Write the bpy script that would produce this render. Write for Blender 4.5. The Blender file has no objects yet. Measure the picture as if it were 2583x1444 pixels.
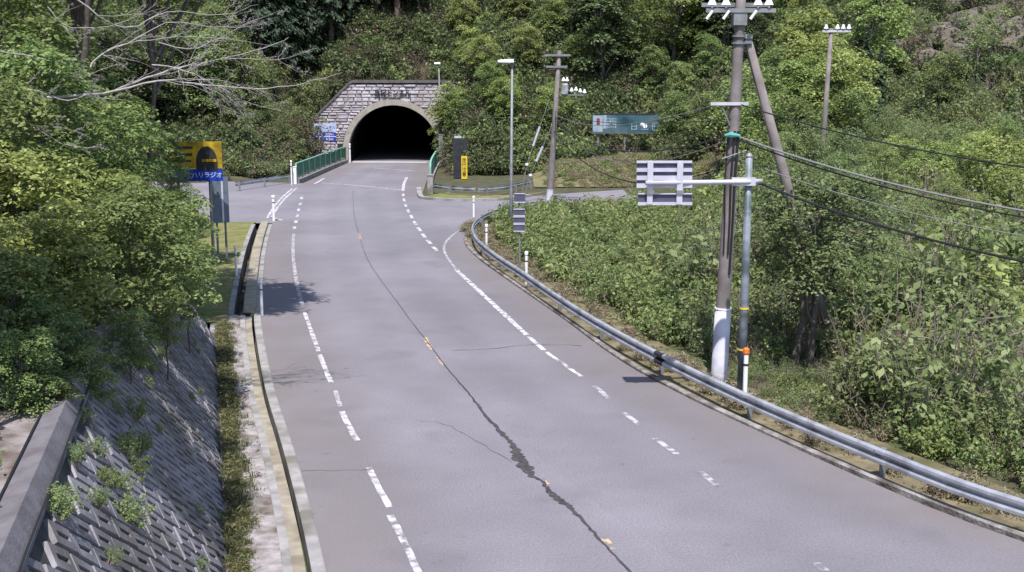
import bpy, bmesh, math, random
import numpy as np
from mathutils import Vector, Matrix
R = math.radians
random.seed(7); RNG = np.random.default_rng(7)
scene = bpy.context.scene
COL = scene.collection

# ------------------------------------------------------------------ camera, sky, sun, exposure
CAM_H = 7.0; FPX = 2900.0; W0, H0 = 2583.0, 1444.0; YH = 205.0
PITCH = math.atan((H0/2 - YH)/FPX)
cam = bpy.data.objects.new('camera', bpy.data.cameras.new('camera')); COL.objects.link(cam)
cam.location = (0, 0, CAM_H); cam.rotation_euler = (math.pi/2 - PITCH, 0, 0)
cam.data.sensor_width = 36; cam.data.lens = FPX/W0*36; cam.data.clip_end = 2000; cam.data.clip_start = 0.05
scene.camera = cam
SUN_EL, SUN_AZ = R(63), R(181)          # sun behind the camera, high
sdir = Vector((math.sin(SUN_AZ)*math.cos(SUN_EL), math.cos(SUN_AZ)*math.cos(SUN_EL), math.sin(SUN_EL)))
world = bpy.data.worlds.new('World'); scene.world = world; world.use_nodes = True
wn = world.node_tree.nodes; wl = world.node_tree.links
sky = wn.new('ShaderNodeTexSky'); sky.sky_type = 'NISHITA'; sky.sun_disc = False
sky.sun_elevation = SUN_EL; sky.sun_rotation = SUN_AZ; sky.altitude = 400
wl.new(sky.outputs[0], wn['Background'].inputs[0]); wn['Background'].inputs[1].default_value = 0.14
sun = bpy.data.objects.new('sun', bpy.data.lights.new('sun', 'SUN')); COL.objects.link(sun)
sun.data.energy = 4.2; sun.data.angle = R(0.6); sun.data.color = (1.0, 0.955, 0.90)
sun.rotation_euler = sdir.to_track_quat('Z', 'Y').to_euler()
scene.view_settings.view_transform = 'Standard'; scene.view_settings.look = 'None'
scene.view_settings.exposure = 0.76; scene.view_settings.gamma = 1

# ------------------------------------------------------------------ where a point of the place lies
SP, CP = math.sin(PITCH), math.cos(PITCH)
def ray(u, v):
    dx, dy = (u - W0/2)/FPX, (H0/2 - v)/FPX
    return Vector((dx, CP + dy*SP, -SP + dy*CP))
def G(u, v, z=0.0):                     # the place at height z
    d = ray(u, v); t = (z - CAM_H)/d.z
    return Vector((d.x*t, d.y*t, z))
def P(u, v, Y):                         # the place at distance Y
    d = ray(u, v); t = Y/d.y
    return Vector((d.x*t, Y, CAM_H + d.z*t))

# ------------------------------------------------------------------ materials
def mat(name, c1, c2=None, scale=4.0, rough=0.8, metal=0.0, bump=0.0, bscale=None, detail=5, spec=0.3, contrast=(0.35, 0.65), c3=None, s3=0.5, objrand=0.0):
    m = bpy.data.materials.new(name); m.use_nodes = True
    n, l = m.node_tree.nodes, m.node_tree.links
    b = n['Principled BSDF']; b.inputs['Roughness'].default_value = rough; b.inputs['Metallic'].default_value = metal
    b.inputs['Specular IOR Level'].default_value = spec
    b.inputs['Base Color'].default_value = (*c1, 1)
    tc = n.new('ShaderNodeNewGeometry')
    if c2:
        nz = n.new('ShaderNodeTexNoise'); nz.inputs['Scale'].default_value = scale; nz.inputs['Detail'].default_value = detail
        l.new(tc.outputs['Position'], nz.inputs['Vector'])
        rp = n.new('ShaderNodeValToRGB'); rp.color_ramp.elements[0].position = contrast[0]; rp.color_ramp.elements[1].position = contrast[1]
        rp.color_ramp.elements[0].color = (*c1, 1); rp.color_ramp.elements[1].color = (*c2, 1)
        l.new(nz.outputs['Fac'], rp.inputs[0]); last = rp.outputs[0]
        if c3:
            n3 = n.new('ShaderNodeTexNoise'); n3.inputs['Scale'].default_value = s3; n3.inputs['Detail'].default_value = 6
            l.new(tc.outputs['Position'], n3.inputs['Vector'])
            r3 = n.new('ShaderNodeValToRGB'); r3.color_ramp.elements[0].position = 0.48; r3.color_ramp.elements[1].position = 0.66
            l.new(n3.outputs['Fac'], r3.inputs[0])
            mx = n.new('ShaderNodeMixRGB'); mx.inputs[2].default_value = (*c3, 1)
            l.new(r3.outputs[0], mx.inputs[0]); l.new(last, mx.inputs[1]); last = mx.outputs[0]
        if objrand:
            oi = n.new('ShaderNodeObjectInfo'); hs = n.new('ShaderNodeHueSaturation'); mr = n.new('ShaderNodeMapRange'); mr.inputs[3].default_value = 1-objrand; mr.inputs[4].default_value = 1+objrand
            l.new(oi.outputs['Random'], mr.inputs[0]); l.new(mr.outputs[0], hs.inputs['Value']); l.new(last, hs.inputs['Color']); last = hs.outputs[0]
        l.new(last, b.inputs['Base Color'])
    if bump:
        nb = n.new('ShaderNodeTexNoise'); nb.inputs['Scale'].default_value = bscale or scale*6; nb.inputs['Detail'].default_value = 4
        l.new(tc.outputs['Position'], nb.inputs['Vector'])
        bp = n.new('ShaderNodeBump'); bp.inputs['Strength'].default_value = bump; bp.inputs['Distance'].default_value = 0.03
        l.new(nb.outputs['Fac'], bp.inputs['Height']); l.new(bp.outputs[0], b.inputs['Normal'])
    return m

def leafmat(name, dark, mid, light, trans=0.35, rough=0.6):
    m = bpy.data.materials.new(name); m.use_nodes = True
    n, l = m.node_tree.nodes, m.node_tree.links
    n.remove(n['Principled BSDF'])
    geo = n.new('ShaderNodeNewGeometry'); oi = n.new('ShaderNodeObjectInfo')
    rp = n.new('ShaderNodeValToRGB'); e = rp.color_ramp.elements
    e[0].color = (*dark, 1); e[0].position = 0.0; e[1].color = (*light, 1); e[1].position = 1.0
    k = e.new(0.5); k.color = (*mid, 1)
    l.new(geo.outputs['Random Per Island'], rp.inputs[0])
    hs = n.new('ShaderNodeHueSaturation'); hs.inputs['Saturation'].default_value = 0.87
    mr = n.new('ShaderNodeMapRange'); mr.inputs[3].default_value = 0.475; mr.inputs[4].default_value = 0.508
    l.new(oi.outputs['Random'], mr.inputs[0]); l.new(mr.outputs[0], hs.inputs['Hue'])
    mv = n.new('ShaderNodeMath'); mv.operation = 'MULTIPLY_ADD'; mv.inputs[1].default_value = 0.35; mv.inputs[2].default_value = 0.82
    fr = n.new('ShaderNodeMath'); fr.operation = 'FRACT'; f7 = n.new('ShaderNodeMath'); f7.operation = 'MULTIPLY'; f7.inputs[1].default_value = 7.13
    l.new(oi.outputs['Random'], f7.inputs[0]); l.new(f7.outputs[0], fr.inputs[0]); l.new(fr.outputs[0], mv.inputs[0]); l.new(mv.outputs[0], hs.inputs['Value'])
    l.new(rp.outputs[0], hs.inputs['Color'])
    d = n.new('ShaderNodeBsdfPrincipled'); d.inputs['Roughness'].default_value = rough; d.inputs['Specular IOR Level'].default_value = 0.25
    t = n.new('ShaderNodeBsdfTranslucent')
    l.new(hs.outputs[0], d.inputs['Base Color']); l.new(hs.outputs[0], t.inputs['Color'])
    mx = n.new('ShaderNodeMixShader'); mx.inputs[0].default_value = trans
    l.new(d.outputs[0], mx.inputs[1]); l.new(t.outputs[0], mx.inputs[2]); l.new(mx.outputs[0], n['Material Output'].inputs[0])
    return m

M = {}
M['soil'] = mat('forest_soil', (0.05, 0.045, 0.028), (0.085, 0.075, 0.045), 1.2, 0.95, bump=0.6, c3=(0.05, 0.07, 0.022), s3=0.5)
M['verge'] = mat('dry_verge', (0.12, 0.098, 0.06), (0.21, 0.175, 0.11), 4.0, 0.95, bump=0.9, c3=(0.075, 0.075, 0.03), s3=1.0)
M['kerb'] = mat('crumbling_kerb_concrete', (0.12, 0.105, 0.10), (0.30, 0.28, 0.27), 3.5, 0.95, bump=0.9, bscale=14, c3=(0.075, 0.06, 0.05), s3=1.3)
M['mossgrass'] = mat('short_moss_grass', (0.10, 0.115, 0.03), (0.17, 0.17, 0.06), 2.5, 0.95, bump=0.5, c3=(0.20, 0.17, 0.09), s3=0.9)
M['straw'] = mat('dry_straw_bank', (0.13, 0.12, 0.06), (0.20, 0.175, 0.09), 2.0, 0.95, bump=0.9, c3=(0.07, 0.09, 0.03), s3=0.45)
M['concrete'] = mat('weathered_concrete', (0.22, 0.21, 0.21), (0.31, 0.295, 0.295), 3.0, 0.9, bump=0.35, c3=(0.15, 0.14, 0.125), s3=1.1)
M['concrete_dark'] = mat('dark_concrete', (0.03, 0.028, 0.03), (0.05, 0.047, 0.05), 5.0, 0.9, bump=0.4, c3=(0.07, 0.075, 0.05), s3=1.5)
M['tan_concrete'] = mat('sediment_stained_concrete', (0.24, 0.21, 0.165), (0.31, 0.28, 0.225), 4.0, 0.9, bump=0.3, c3=(0.18, 0.15, 0.115), s3=1.4)
M['block'] = mat('stained_wall_block', (0.125, 0.117, 0.135), (0.19, 0.18, 0.205), 2.6, 0.6, bump=0.5, c3=(0.085, 0.08, 0.075), s3=0.8, objrand=.16, spec=.5)
M['coping'] = mat('grey_coping_concrete', (0.115, 0.105, 0.12), (0.155, 0.145, 0.16), 5, 0.85, bump=.3, c3=(0.09, 0.08, 0.09), s3=1.2)
M['berm'] = mat('littered_berm', (0.19, 0.165, 0.165), (0.27, 0.24, 0.24), 5, .95, bump=.8, c3=(0.085, 0.06, 0.045), s3=1.6)
M['stone'] = mat('pale_portal_stone', (0.36, 0.325, 0.35), (0.50, 0.46, 0.49), 2.2, 0.9, bump=0.4, c3=(0.33, 0.285, 0.29), s3=0.9, objrand=.13)
M['mortar'] = mat('grey_mortar', (0.21, 0.19, 0.20), (0.27, 0.25, 0.26), 3, 0.95)
M['ring'] = mat('arch_ring_concrete', (0.27, 0.245, 0.215), (0.35, 0.32, 0.28), 2.5, 0.9, bump=0.2)
M['lining'] = mat('dark_tunnel_lining', (0.045, 0.042, 0.042), (0.07, 0.066, 0.064), 1.2, 0.9)  # evenly dark concrete
M['cap'] = mat('mossy_portal_coping', (0.085, 0.075, 0.075), (0.13, 0.115, 0.11), 3, 0.95, bump=0.4)
M['white'] = mat('white_paint', (0.78, 0.77, 0.78), (0.70, 0.69, 0.70), 6, 0.5)
M['galv'] = mat('galvanised_steel', (0.46, 0.475, 0.52), (0.54, 0.555, 0.60), 5, 0.36, metal=0.5, c3=(0.30, 0.30, 0.34), s3=2.0, spec=.5)
M['galv_dull'] = mat('dull_galvanised_steel', (0.17, 0.175, 0.19), (0.24, 0.245, 0.26), 4, 0.55, metal=0.25)
M['sign_back'] = mat('bare_aluminium_sign_back', (0.07, 0.065, 0.115), (0.10, 0.095, 0.15), 3, 0.5, metal=0.1)
M['alu'] = mat('bright_aluminium', (0.46, 0.45, 0.53), (0.54, 0.53, 0.60), 4, 0.45, metal=0.2)
M['pole'] = mat('weathered_pole_concrete', (0.155, 0.132, 0.132), (0.215, 0.19, 0.19), 3.5, 0.85, bump=0.15, c3=(0.12, 0.105, 0.10), s3=1.2)
M['pole_steel'] = mat('grey_painted_pole', (0.17, 0.19, 0.225), (0.23, 0.25, 0.29), 6, 0.5, metal=0.1, c3=(0.075, 0.095, 0.105), s3=2.2)
M['wrap'] = mat('white_pole_wrap', (0.46, 0.45, 0.53), (0.56, 0.55, 0.62), 6, 0.6, c3=(0.38, 0.37, 0.42), s3=1.5)
M['black'] = mat('black_rubber', (0.015, 0.015, 0.018), (0.03, 0.03, 0.033), 6, 0.6)
M['cable'] = mat('black_cable', (0.02, 0.02, 0.022), None, rough=0.5)
M['cable_grey'] = mat('grey_cable', (0.20, 0.19, 0.20), None, rough=0.5)
M['green_rail'] = mat('green_railing_paint', (0.028, 0.12, 0.062), (0.05, 0.19, 0.11), 3, 0.55)
M['green_light'] = mat('faded_green_paint', (0.17, 0.36, 0.27), (0.24, 0.43, 0.33), 3, 0.6)
M['blue'] = mat('blue_sign_face', (0.012, 0.04, 0.30), (0.016, 0.05, 0.38), 2, 0.45)
M['palesign'] = mat('pale_blue_sign_face', (0.36, 0.42, 0.62), (0.42, 0.47, 0.66), 2, 0.5)
M['yellow'] = mat('yellow_sign_face', (0.40, 0.26, 0.012), (0.50, 0.34, 0.025), 5, 0.5, c3=(0.22, 0.145, 0.02), s3=2.6)
M['yellow2'] = mat('clean_yellow_sign_face', (0.62, 0.42, 0.03), (0.68, 0.47, 0.045), 3, 0.5)
M['signblack'] = mat('black_sign_print', (0.022, 0.022, 0.024), (0.035, 0.034, 0.034), 3, 0.6)
M['vms'] = mat('dark_board_housing', (0.022, 0.023, 0.03), (0.035, 0.036, 0.045), 3, 0.6)
M['slate'] = mat('slate_blue_panel', (0.10, 0.125, 0.165), (0.15, 0.185, 0.235), 2.5, 0.5, c3=(0.075, 0.09, 0.11), s3=2.5)
M['orange'] = mat('orange_reflector', (0.75, 0.16, 0.03), None, rough=0.4)
M['ceramic'] = mat('white_ceramic', (0.75, 0.75, 0.78), None, rough=0.25)
M['teal'] = mat('teal_plastic', (0.10, 0.30, 0.27), None, rough=0.5)
M['bark'] = mat('grey_brown_bark', (0.075, 0.06, 0.05), (0.13, 0.11, 0.095), 8, 0.95, bump=0.6)
M['bark_pale'] = mat('pale_bare_bark', (0.27, 0.24, 0.24), (0.37, 0.335, 0.335), 6, 0.9, bump=0.3)
M['bark_cedar'] = mat('red_brown_cedar_bark', (0.10, 0.068, 0.055), (0.15, 0.11, 0.09), 6, 0.95, bump=0.5)
M['twig'] = mat('dry_twig', (0.17, 0.135, 0.115), (0.25, 0.21, 0.18), 4, 0.95)
M['rock'] = mat('weathered_rock_face', (0.105, 0.083, 0.075), (0.17, 0.14, 0.13), 0.9, 0.95, bump=0.9, bscale=2.0, c3=(0.12, 0.10, 0.075), s3=0.5)
M['lf_maple'] = leafmat('spring_maple_leaf', (0.125, 0.19, 0.032), (0.235, 0.32, 0.062), (0.37, 0.44, 0.125), 0.46)
M['lf_mid'] = leafmat('mid_green_leaf', (0.092, 0.15, 0.034), (0.168, 0.245, 0.058), (0.28, 0.36, 0.11), 0.44)
M['lf_dark'] = leafmat('dark_evergreen_leaf', (0.048, 0.075, 0.025), (0.085, 0.125, 0.038), (0.155, 0.20, 0.07), 0.36)
M['lf_cedar'] = leafmat('cedar_needle_spray', (0.025, 0.046, 0.026), (0.042, 0.072, 0.038), (0.075, 0.11, 0.06), 0.25)
M['lf_fern'] = leafmat('bright_bank_leaf', (0.10, 0.155, 0.035), (0.18, 0.24, 0.065), (0.29, 0.335, 0.12), 0.40)
M['lf_olive'] = leafmat('dull_olive_leaf', (0.10, 0.148, 0.045), (0.175, 0.24, 0.075), (0.285, 0.35, 0.14), 0.44)
M['lf_dry'] = leafmat('dry_brown_leaf', (0.085, 0.06, 0.035), (0.14, 0.105, 0.06), (0.20, 0.165, 0.10), 0.25)
M['lf_straw'] = leafmat('dry_straw_blade', (0.19, 0.16, 0.085), (0.28, 0.24, 0.13), (0.38, 0.33, 0.20), 0.3)
M['lf_grass'] = leafmat('grass_blade', (0.07, 0.09, 0.025), (0.13, 0.145, 0.045), (0.22, 0.20, 0.09), 0.35)

def road_mat():
    m = bpy.data.materials.new('worn_asphalt'); m.use_nodes = True
    n, l = m.node_tree.nodes, m.node_tree.links; b = n['Principled BSDF']
    b.inputs['Roughness'].default_value = 0.82; b.inputs['Specular IOR Level'].default_value = 0.3
    g = n.new('ShaderNodeNewGeometry')
    def noise(s, d=5):
        z = n.new('ShaderNodeTexNoise'); z.inputs['Scale'].default_value = s; z.inputs['Detail'].default_value = d
        l.new(g.outputs['Position'], z.inputs['Vector']); return z.outputs['Fac']
    def ramp(x, p0, p1, c0, c1):
        r = n.new('ShaderNodeValToRGB'); r.color_ramp.elements[0].position = p0; r.color_ramp.elements[1].position = p1
        r.color_ramp.elements[0].color = (*c0, 1); r.color_ramp.elements[1].color = (*c1, 1); l.new(x, r.inputs[0]); return r.outputs[0]
    def mix(f, a, c, mode='MIX'):
        x = n.new('ShaderNodeMixRGB'); x.blend_type = mode
        for i, q in enumerate((f, a, c)):
            if hasattr(q, 'is_output'): l.new(q, x.inputs[i])
            elif i == 0: x.inputs[0].default_value = q
            else: x.inputs[i].default_value = (*q, 1)
        return x.outputs[0]
    big = ramp(noise(0.16, 4), 0.35, 0.65, (0.150, 0.139, 0.159), (0.186, 0.174, 0.199))
    mid = ramp(noise(1.1, 8), 0.3, 0.75, (0.94, 0.94, 0.94), (1.05, 1.05, 1.05))
    spk = ramp(noise(26, 4), 0.3, 0.72, (0.80, 0.80, 0.80), (1.2, 1.2, 1.2))
    c = mix(1.0, big, mid, 'MULTIPLY'); c = mix(1.0, c, spk, 'MULTIPLY')
    at = n.new('ShaderNodeAttribute'); at.attribute_name = 'edge'
    en = n.new('ShaderNodeMath'); en.operation = 'MULTIPLY'
    l.new(at.outputs['Fac'], en.inputs[0]); l.new(ramp(noise(0.7, 6), 0.25, 0.6, (0.25, 0.25, 0.25), (1, 1, 1)), en.inputs[1])
    c = mix(en.outputs[0], c, (0.148, 0.130, 0.132))
    stain = n.new('ShaderNodeMath'); stain.operation = 'MULTIPLY'; stain.inputs[1].default_value = 0.55
    l.new(ramp(noise(0.42, 7), 0.60, 0.74, (0, 0, 0), (1, 1, 1)), stain.inputs[0])
    c = mix(stain.outputs[0], c, (0.11, 0.103, 0.118))
    ac = n.new('ShaderNodeAttribute'); ac.attribute_name = 'across'
    w1 = n.new('ShaderNodeMath'); w1.operation = 'MULTIPLY'; w1.inputs[1].default_value = 25.13; l.new(ac.outputs['Fac'], w1.inputs[0])
    w2 = n.new('ShaderNodeMath'); w2.operation = 'COSINE'; l.new(w1.outputs[0], w2.inputs[0])
    w3 = n.new('ShaderNodeMath'); w3.operation = 'MULTIPLY_ADD'; w3.inputs[1].default_value = 0.035; w3.inputs[2].default_value = 0.985; l.new(w2.outputs[0], w3.inputs[0])
    ln = n.new('ShaderNodeMath'); ln.operation = 'LESS_THAN'; ln.inputs[1].default_value = 0.47; l.new(ac.outputs['Fac'], ln.inputs[0])
    l2 = n.new('ShaderNodeMath'); l2.operation = 'MULTIPLY_ADD'; l2.inputs[1].default_value = 0.05; l.new(ln.outputs[0], l2.inputs[0]); l.new(w3.outputs[0], l2.inputs[2])
    wc = n.new('ShaderNodeCombineXYZ')
    for i in range(3): l.new(l2.outputs[0], wc.inputs[i])
    c = mix(1.0, c, wc.outputs[0], 'MULTIPLY')
    grit = ramp(noise(120, 1), 0.62, 0.72, (1, 1, 1), (1.5, 1.48, 1.45)); c = mix(1.0, c, grit, 'MULTIPLY')
    pit = ramp(noise(3.2, 9), 0.66, 0.76, (1, 1, 1), (0.80, 0.79, 0.79)); c = mix(1.0, c, pit, 'MULTIPLY')
    l.new(c, b.inputs['Base Color'])
    bp = n.new('ShaderNodeBump'); bp.inputs['Strength'].default_value = 0.35; bp.inputs['Distance'].default_value = 0.01
    l.new(noise(55, 2), bp.inputs['Height']); l.new(bp.outputs[0], b.inputs['Normal'])
    return m
M['road'] = road_mat()
def paint_mat(name, col, lo, hi):
    m = bpy.data.materials.new(name); m.use_nodes = True
    n, l = m.node_tree.nodes, m.node_tree.links; b = n['Principled BSDF']; b.inputs['Roughness'].default_value = 0.7
    g = n.new('ShaderNodeNewGeometry'); z = n.new('ShaderNodeTexNoise'); z.inputs['Scale'].default_value = 4.5; z.inputs['Detail'].default_value = 10
    l.new(g.outputs['Position'], z.inputs['Vector'])
    r = n.new('ShaderNodeValToRGB'); r.color_ramp.elements[0].position = lo; r.color_ramp.elements[1].position = hi
    r.color_ramp.elements[0].color = (0.155, 0.143, 0.165, 1); r.color_ramp.elements[1].color = (*col, 1)
    l.new(z.outputs['Fac'], r.inputs[0]); l.new(r.outputs[0], b.inputs['Base Color']); return m
M['line'] = paint_mat('worn_white_road_paint', (0.54, 0.52, 0.54), 0.38, 0.58)
M['line_faint'] = paint_mat('faded_white_road_paint', (0.40, 0.38, 0.40), 0.40, 0.58)
M['line_yellow'] = paint_mat('worn_yellow_road_paint', (0.55, 0.36, 0.20), 0.44, 0.58)
M['crack'] = mat('tarry_crack', (0.035, 0.03, 0.034), (0.07, 0.062, 0.068), 9, 0.95)

# ------------------------------------------------------------------ objects
def link(o, parent=None):
    COL.objects.link(o)
    if parent is not None: o.parent = parent
    return o
def tag(o, label, cat, group=None):
    o['label'] = label; o['category'] = cat
    if group: o['group'] = group
    return o
def struct(o, kind='structure'):
    o['kind'] = kind; return o
def empty(name, loc=(0, 0, 0), label=None, cat=None, group=None):
    o = bpy.data.objects.new(name, None); o.empty_display_size = 0.2; o.location = loc; link(o)
    if label: tag(o, label, cat, group)
    return o
class MB:
    """collects shapes in world coordinates; build() makes one mesh object whose origin is its parent's"""
    def __init__(s): s.v = []; s.f = []
    def quadbox(s, c8):
        b = len(s.v); s.v += [tuple(p) for p in c8]
        s.f += [tuple(b+i for i in q) for q in ((0,3,2,1),(4,5,6,7),(0,1,5,4),(1,2,6,5),(2,3,7,6),(3,0,4,7))]; return s
    def box(s, c, size, rot=None, taper=1.0):
        c = Vector(c); hx, hy, hz = (q/2 for q in size); m = rot or Matrix.Identity(3); pts = []
        for z, k in ((-hz, 1), (hz, taper)):
            for x, y in ((-hx, -hy), (hx, -hy), (hx, hy), (-hx, hy)): pts.append(c + m @ Vector((x*k, y*k, z)))
        return s.quadbox(pts)
    def tube(s, pts, rad, seg=8, cap=True):
        pts = [Vector(p) for p in pts]; n = len(pts)
        if not hasattr(rad, '__len__'): rad = [rad]*n
        base = len(s.v); prev = None
        for i, p in enumerate(pts):
            d = (pts[min(i+1, n-1)] - pts[max(i-1, 0)]); d.normalize()
            if prev is None:
                a = Vector((0, 0, 1)) if abs(d.z) < 0.9 else Vector((1, 0, 0)); x = d.cross(a).normalized()
            else:
                x = (prev - d*prev.dot(d)).normalized()
            prev = x; y = d.cross(x)
            for k in range(seg):
                t = 2*math.pi*k/seg; s.v.append(tuple(p + (x*math.cos(t) + y*math.sin(t))*rad[i]))
        for i in range(n-1):
            for k in range(seg):
                a, b = base+i*seg+k, base+i*seg+(k+1) % seg; s.f.append((a, b, b+seg, a+seg))
        if cap:
            s.f.append(tuple(base+k for k in reversed(range(seg)))); s.f.append(tuple(base+(n-1)*seg+k for k in range(seg)))
        return s
    def sweep(s, path, prof, closed=True, cap=True):
        """prof: (side, up) points; side = to the left of travel"""
        path = [Vector(p) for p in path]; n = len(path); k = len(prof); base = len(s.v)
        for i, p in enumerate(path):
            d = path[min(i+1, n-1)] - path[max(i-1, 0)]; d.z = 0; d.normalize(); left = Vector((-d.y, d.x, 0))
            for a, b in prof: s.v.append(tuple(p + left*a + Vector((0, 0, b))))
        for i in range(n-1):
            for j in range(k if closed else k-1):
                a, b = base+i*k+j, base+i*k+(j+1) % k; s.f.append((a, b, b+k, a+k))
        if cap and closed:
            s.f.append(tuple(base+j for j in reversed(range(k)))); s.f.append(tuple(base+(n-1)*k+j for j in range(k)))
        return s
    def prism(s, poly, vec):
        b = len(s.v); n = len(poly); vec = Vector(vec)
        s.v += [tuple(p) for p in poly] + [tuple(Vector(p)+vec) for p in poly]
        s.f.append(tuple(range(b, b+n))); s.f.append(tuple(b+n+i for i in reversed(range(n))))
        for i in range(n): j = (i+1) % n; s.f.append((b+i, b+n+i, b+n+j, b+j))
        return s
    def mesh(s, name, m, off=(0, 0, 0), smooth=False):
        me = bpy.data.meshes.new(name); o = Vector(off)
        me.from_pydata([tuple(Vector(p)-o) for p in s.v], [], s.f)
        bm = bmesh.new(); bm.from_mesh(me); bmesh.ops.recalc_face_normals(bm, faces=bm.faces); bm.to_mesh(me); bm.free()
        me.materials.append(M[m] if isinstance(m, str) else m)
        if smooth: me.polygons.foreach_set('use_smooth', [True]*len(me.polygons))
        me.update(); return me
    def build(s, name, m, parent=None, smooth=False):
        off = parent.matrix_basis.translation if parent is not None else (0, 0, 0)
        if parent is not None and parent.parent is not None: off = Vector(off) + parent.parent.matrix_basis.translation
        o = bpy.data.objects.new(name, s.mesh(name, m, off, smooth)); return link(o, parent)

def resample(pts, step):
    pts = [Vector(p) for p in pts]; out = [pts[0].copy()]; acc = 0.0
    for a, b in zip(pts, pts[1:]):
        L = (b-a).length; t = step-acc
        while t < L: out.append(a.lerp(b, t/L)); t += step
        acc = (acc+L) % step
    out.append(pts[-1]); return out
def smooth(pts, sub=6):
    pts = [Vector(p) for p in pts]; out = []
    for i in range(len(pts)-1):
        p0, p1, p2, p3 = pts[max(i-1, 0)], pts[i], pts[i+1], pts[min(i+2, len(pts)-1)]
        for k in range(sub):
            t = k/sub
            out.append(0.5*((2*p1)+(p2-p0)*t+(2*p0-5*p1+4*p2-p3)*t*t+(-p0+3*p1-3*p2+p3)*t**3))
    out.append(pts[-1]); return out
def interp(poly):
    ys = np.array([p.y for p in poly]); xs = np.array([p.x for p in poly]); o = np.argsort(ys); ys, xs = ys[o], xs[o]
    return lambda y: np.interp(y, ys, xs)

# ------------------------------------------------------------------ lines of the road
left_px = [(822, 1444), (745, 1150), (692, 985), (664, 850), (658, 790), (662, 700), (672, 620), (690, 556), (712, 512), (745, 474)]
LEFT = [Vector((0.4, 3, 0)), Vector((-1.4, 10, 0))] + [G(*p) for p in left_px] + [G(815, 440), G(885, 408), Vector((-14.1, 102.2, 0)), Vector((-20.6, 190, 0))]
LEFT = [LEFT[0]] + smooth(LEFT[1:-1], 5) + [LEFT[-1]]
right_px = [(2583, 1368), (2200, 1218), (1860, 1062), (1640, 955), (1540, 890), (1400, 790), (1270, 700), (1200, 648), (1170, 610)]
RIGHT = [Vector((17, 3, 0)), Vector((12.2, 11, 0))] + [G(*p) for p in right_px]
RIGHT = [RIGHT[0]] + smooth(RIGHT[1:], 5)
RFAR = [G(1062, 500), G(1072, 470), G(1085, 430), Vector((-6.9, 102.2, 0)), Vector((-13.2, 190, 0))]
XL = interp(LEFT); XR = interp(RIGHT + RFAR)
JY0, JY1 = RIGHT[-1].y, RFAR[0].y       # mouth of the side road on the right
LJ0, LJ1 = G(690, 556).y, G(745, 474).y # mouth of the side road on the left

# ------------------------------------------------------------------ retaining wall frame
WB0, WB1 = G(572, 1444), G(546, 858)
wdir = (WB1-WB0).normalized(); WB0 = WB0 - wdir*8.5; WLEN = (WB1-WB0).length
wout = Vector((wdir.y, -wdir.x, 0))                      # towards the road
BAT, WH = 0.60, 3.0
wup = (Vector((0, 0, 1)) - wout*BAT).normalized(); wnor = wdir.cross(wup).normalized()
if wnor.dot(wout) < 0: wnor = -wnor
WSL = WH*math.sqrt(1+BAT*BAT)
def wall_off(y):                                         # how far left of the road edge the slope starts
    t = (y-WB0.y)/wdir.y; xb = WB0.x + wdir.x*t
    return XL(y) - xb

def sstep(a, b, x): t = np.clip((x-a)/(b-a), 0, 1); return t*t*(3-2*t)
def hill(x, y):
    """height of the natural ground"""
    x = np.asarray(x, float); y = np.asarray(y, float)
    xl, xr = XL(y), XR(y); dl, dr = xl-x, x-xr
    # left
    base = np.where(y < WB1.y, wall_off(np.minimum(y, WB1.y)), 2.0 + 1.6*sstep(WB1.y, WB1.y+6, y))
    s = dl-base
    slopeL = np.where(y < WB1.y, np.clip(s/BAT, 0, WH-0.05) + np.clip(s-WH*BAT-1.0, 0, 60)*0.72, np.clip(s, 0, 60)*0.85)
    left = slopeL*(1-sstep(LJ0-4, LJ0+1, y))
    far_l = np.clip(y-81.5, 0, 25)*0.36*sstep(-18.0, -22, x) + np.clip(-30-x, 0, 60)*0.6*sstep(LJ0-6, LJ0+4, y)
    left = left + np.where(y > LJ0-4, far_l, 0)
    # right
    drop = -np.clip(dr-1.3, 0, 4.5)*0.38*(1-sstep(50, 58, y))
    d = y + 0.6*x - 79
    rise = 0.30*np.clip(d, 0, 80)*sstep(5, 19, x) + np.clip(dr-11, 0, 40)*0.10*(1-sstep(45, 60, y))
    bank = np.clip(y-77, 0, 6)*0.20*sstep(1.5, 4, x)
    right = drop + np.maximum(rise, bank)
    z = np.where(dl > 0, left, np.where(dr > 0, right, 0.0))
    # the mountain behind
    back = np.clip(y-(88+0*x), 0, 200)*0.62*sstep(-6.5, -2.0, x) + np.clip(y-88, 0, 200)*0.45*sstep(-18.6, -22.5, x)
    tun = (x > -20) & (x < -2.5)
    topz = np.interp(x, [-18.2, -17.4, -14.0], [2.6, 3.3, 6.4])
    over = np.where(tun & (y > 102.4), topz + (y-102.4)*0.75, 0)
    z = np.maximum(z, np.maximum(np.where(y > 88, back, 0), over))
    z = z + 0.25*np.sin(x*0.7+1.3)*np.sin(y*0.53+0.4)*np.clip(np.maximum(dl-6, dr-4)/6, 0, 1)
    return z
def hz(x, y): return float(hill(np.array([x]), np.array([y]))[0])

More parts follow.
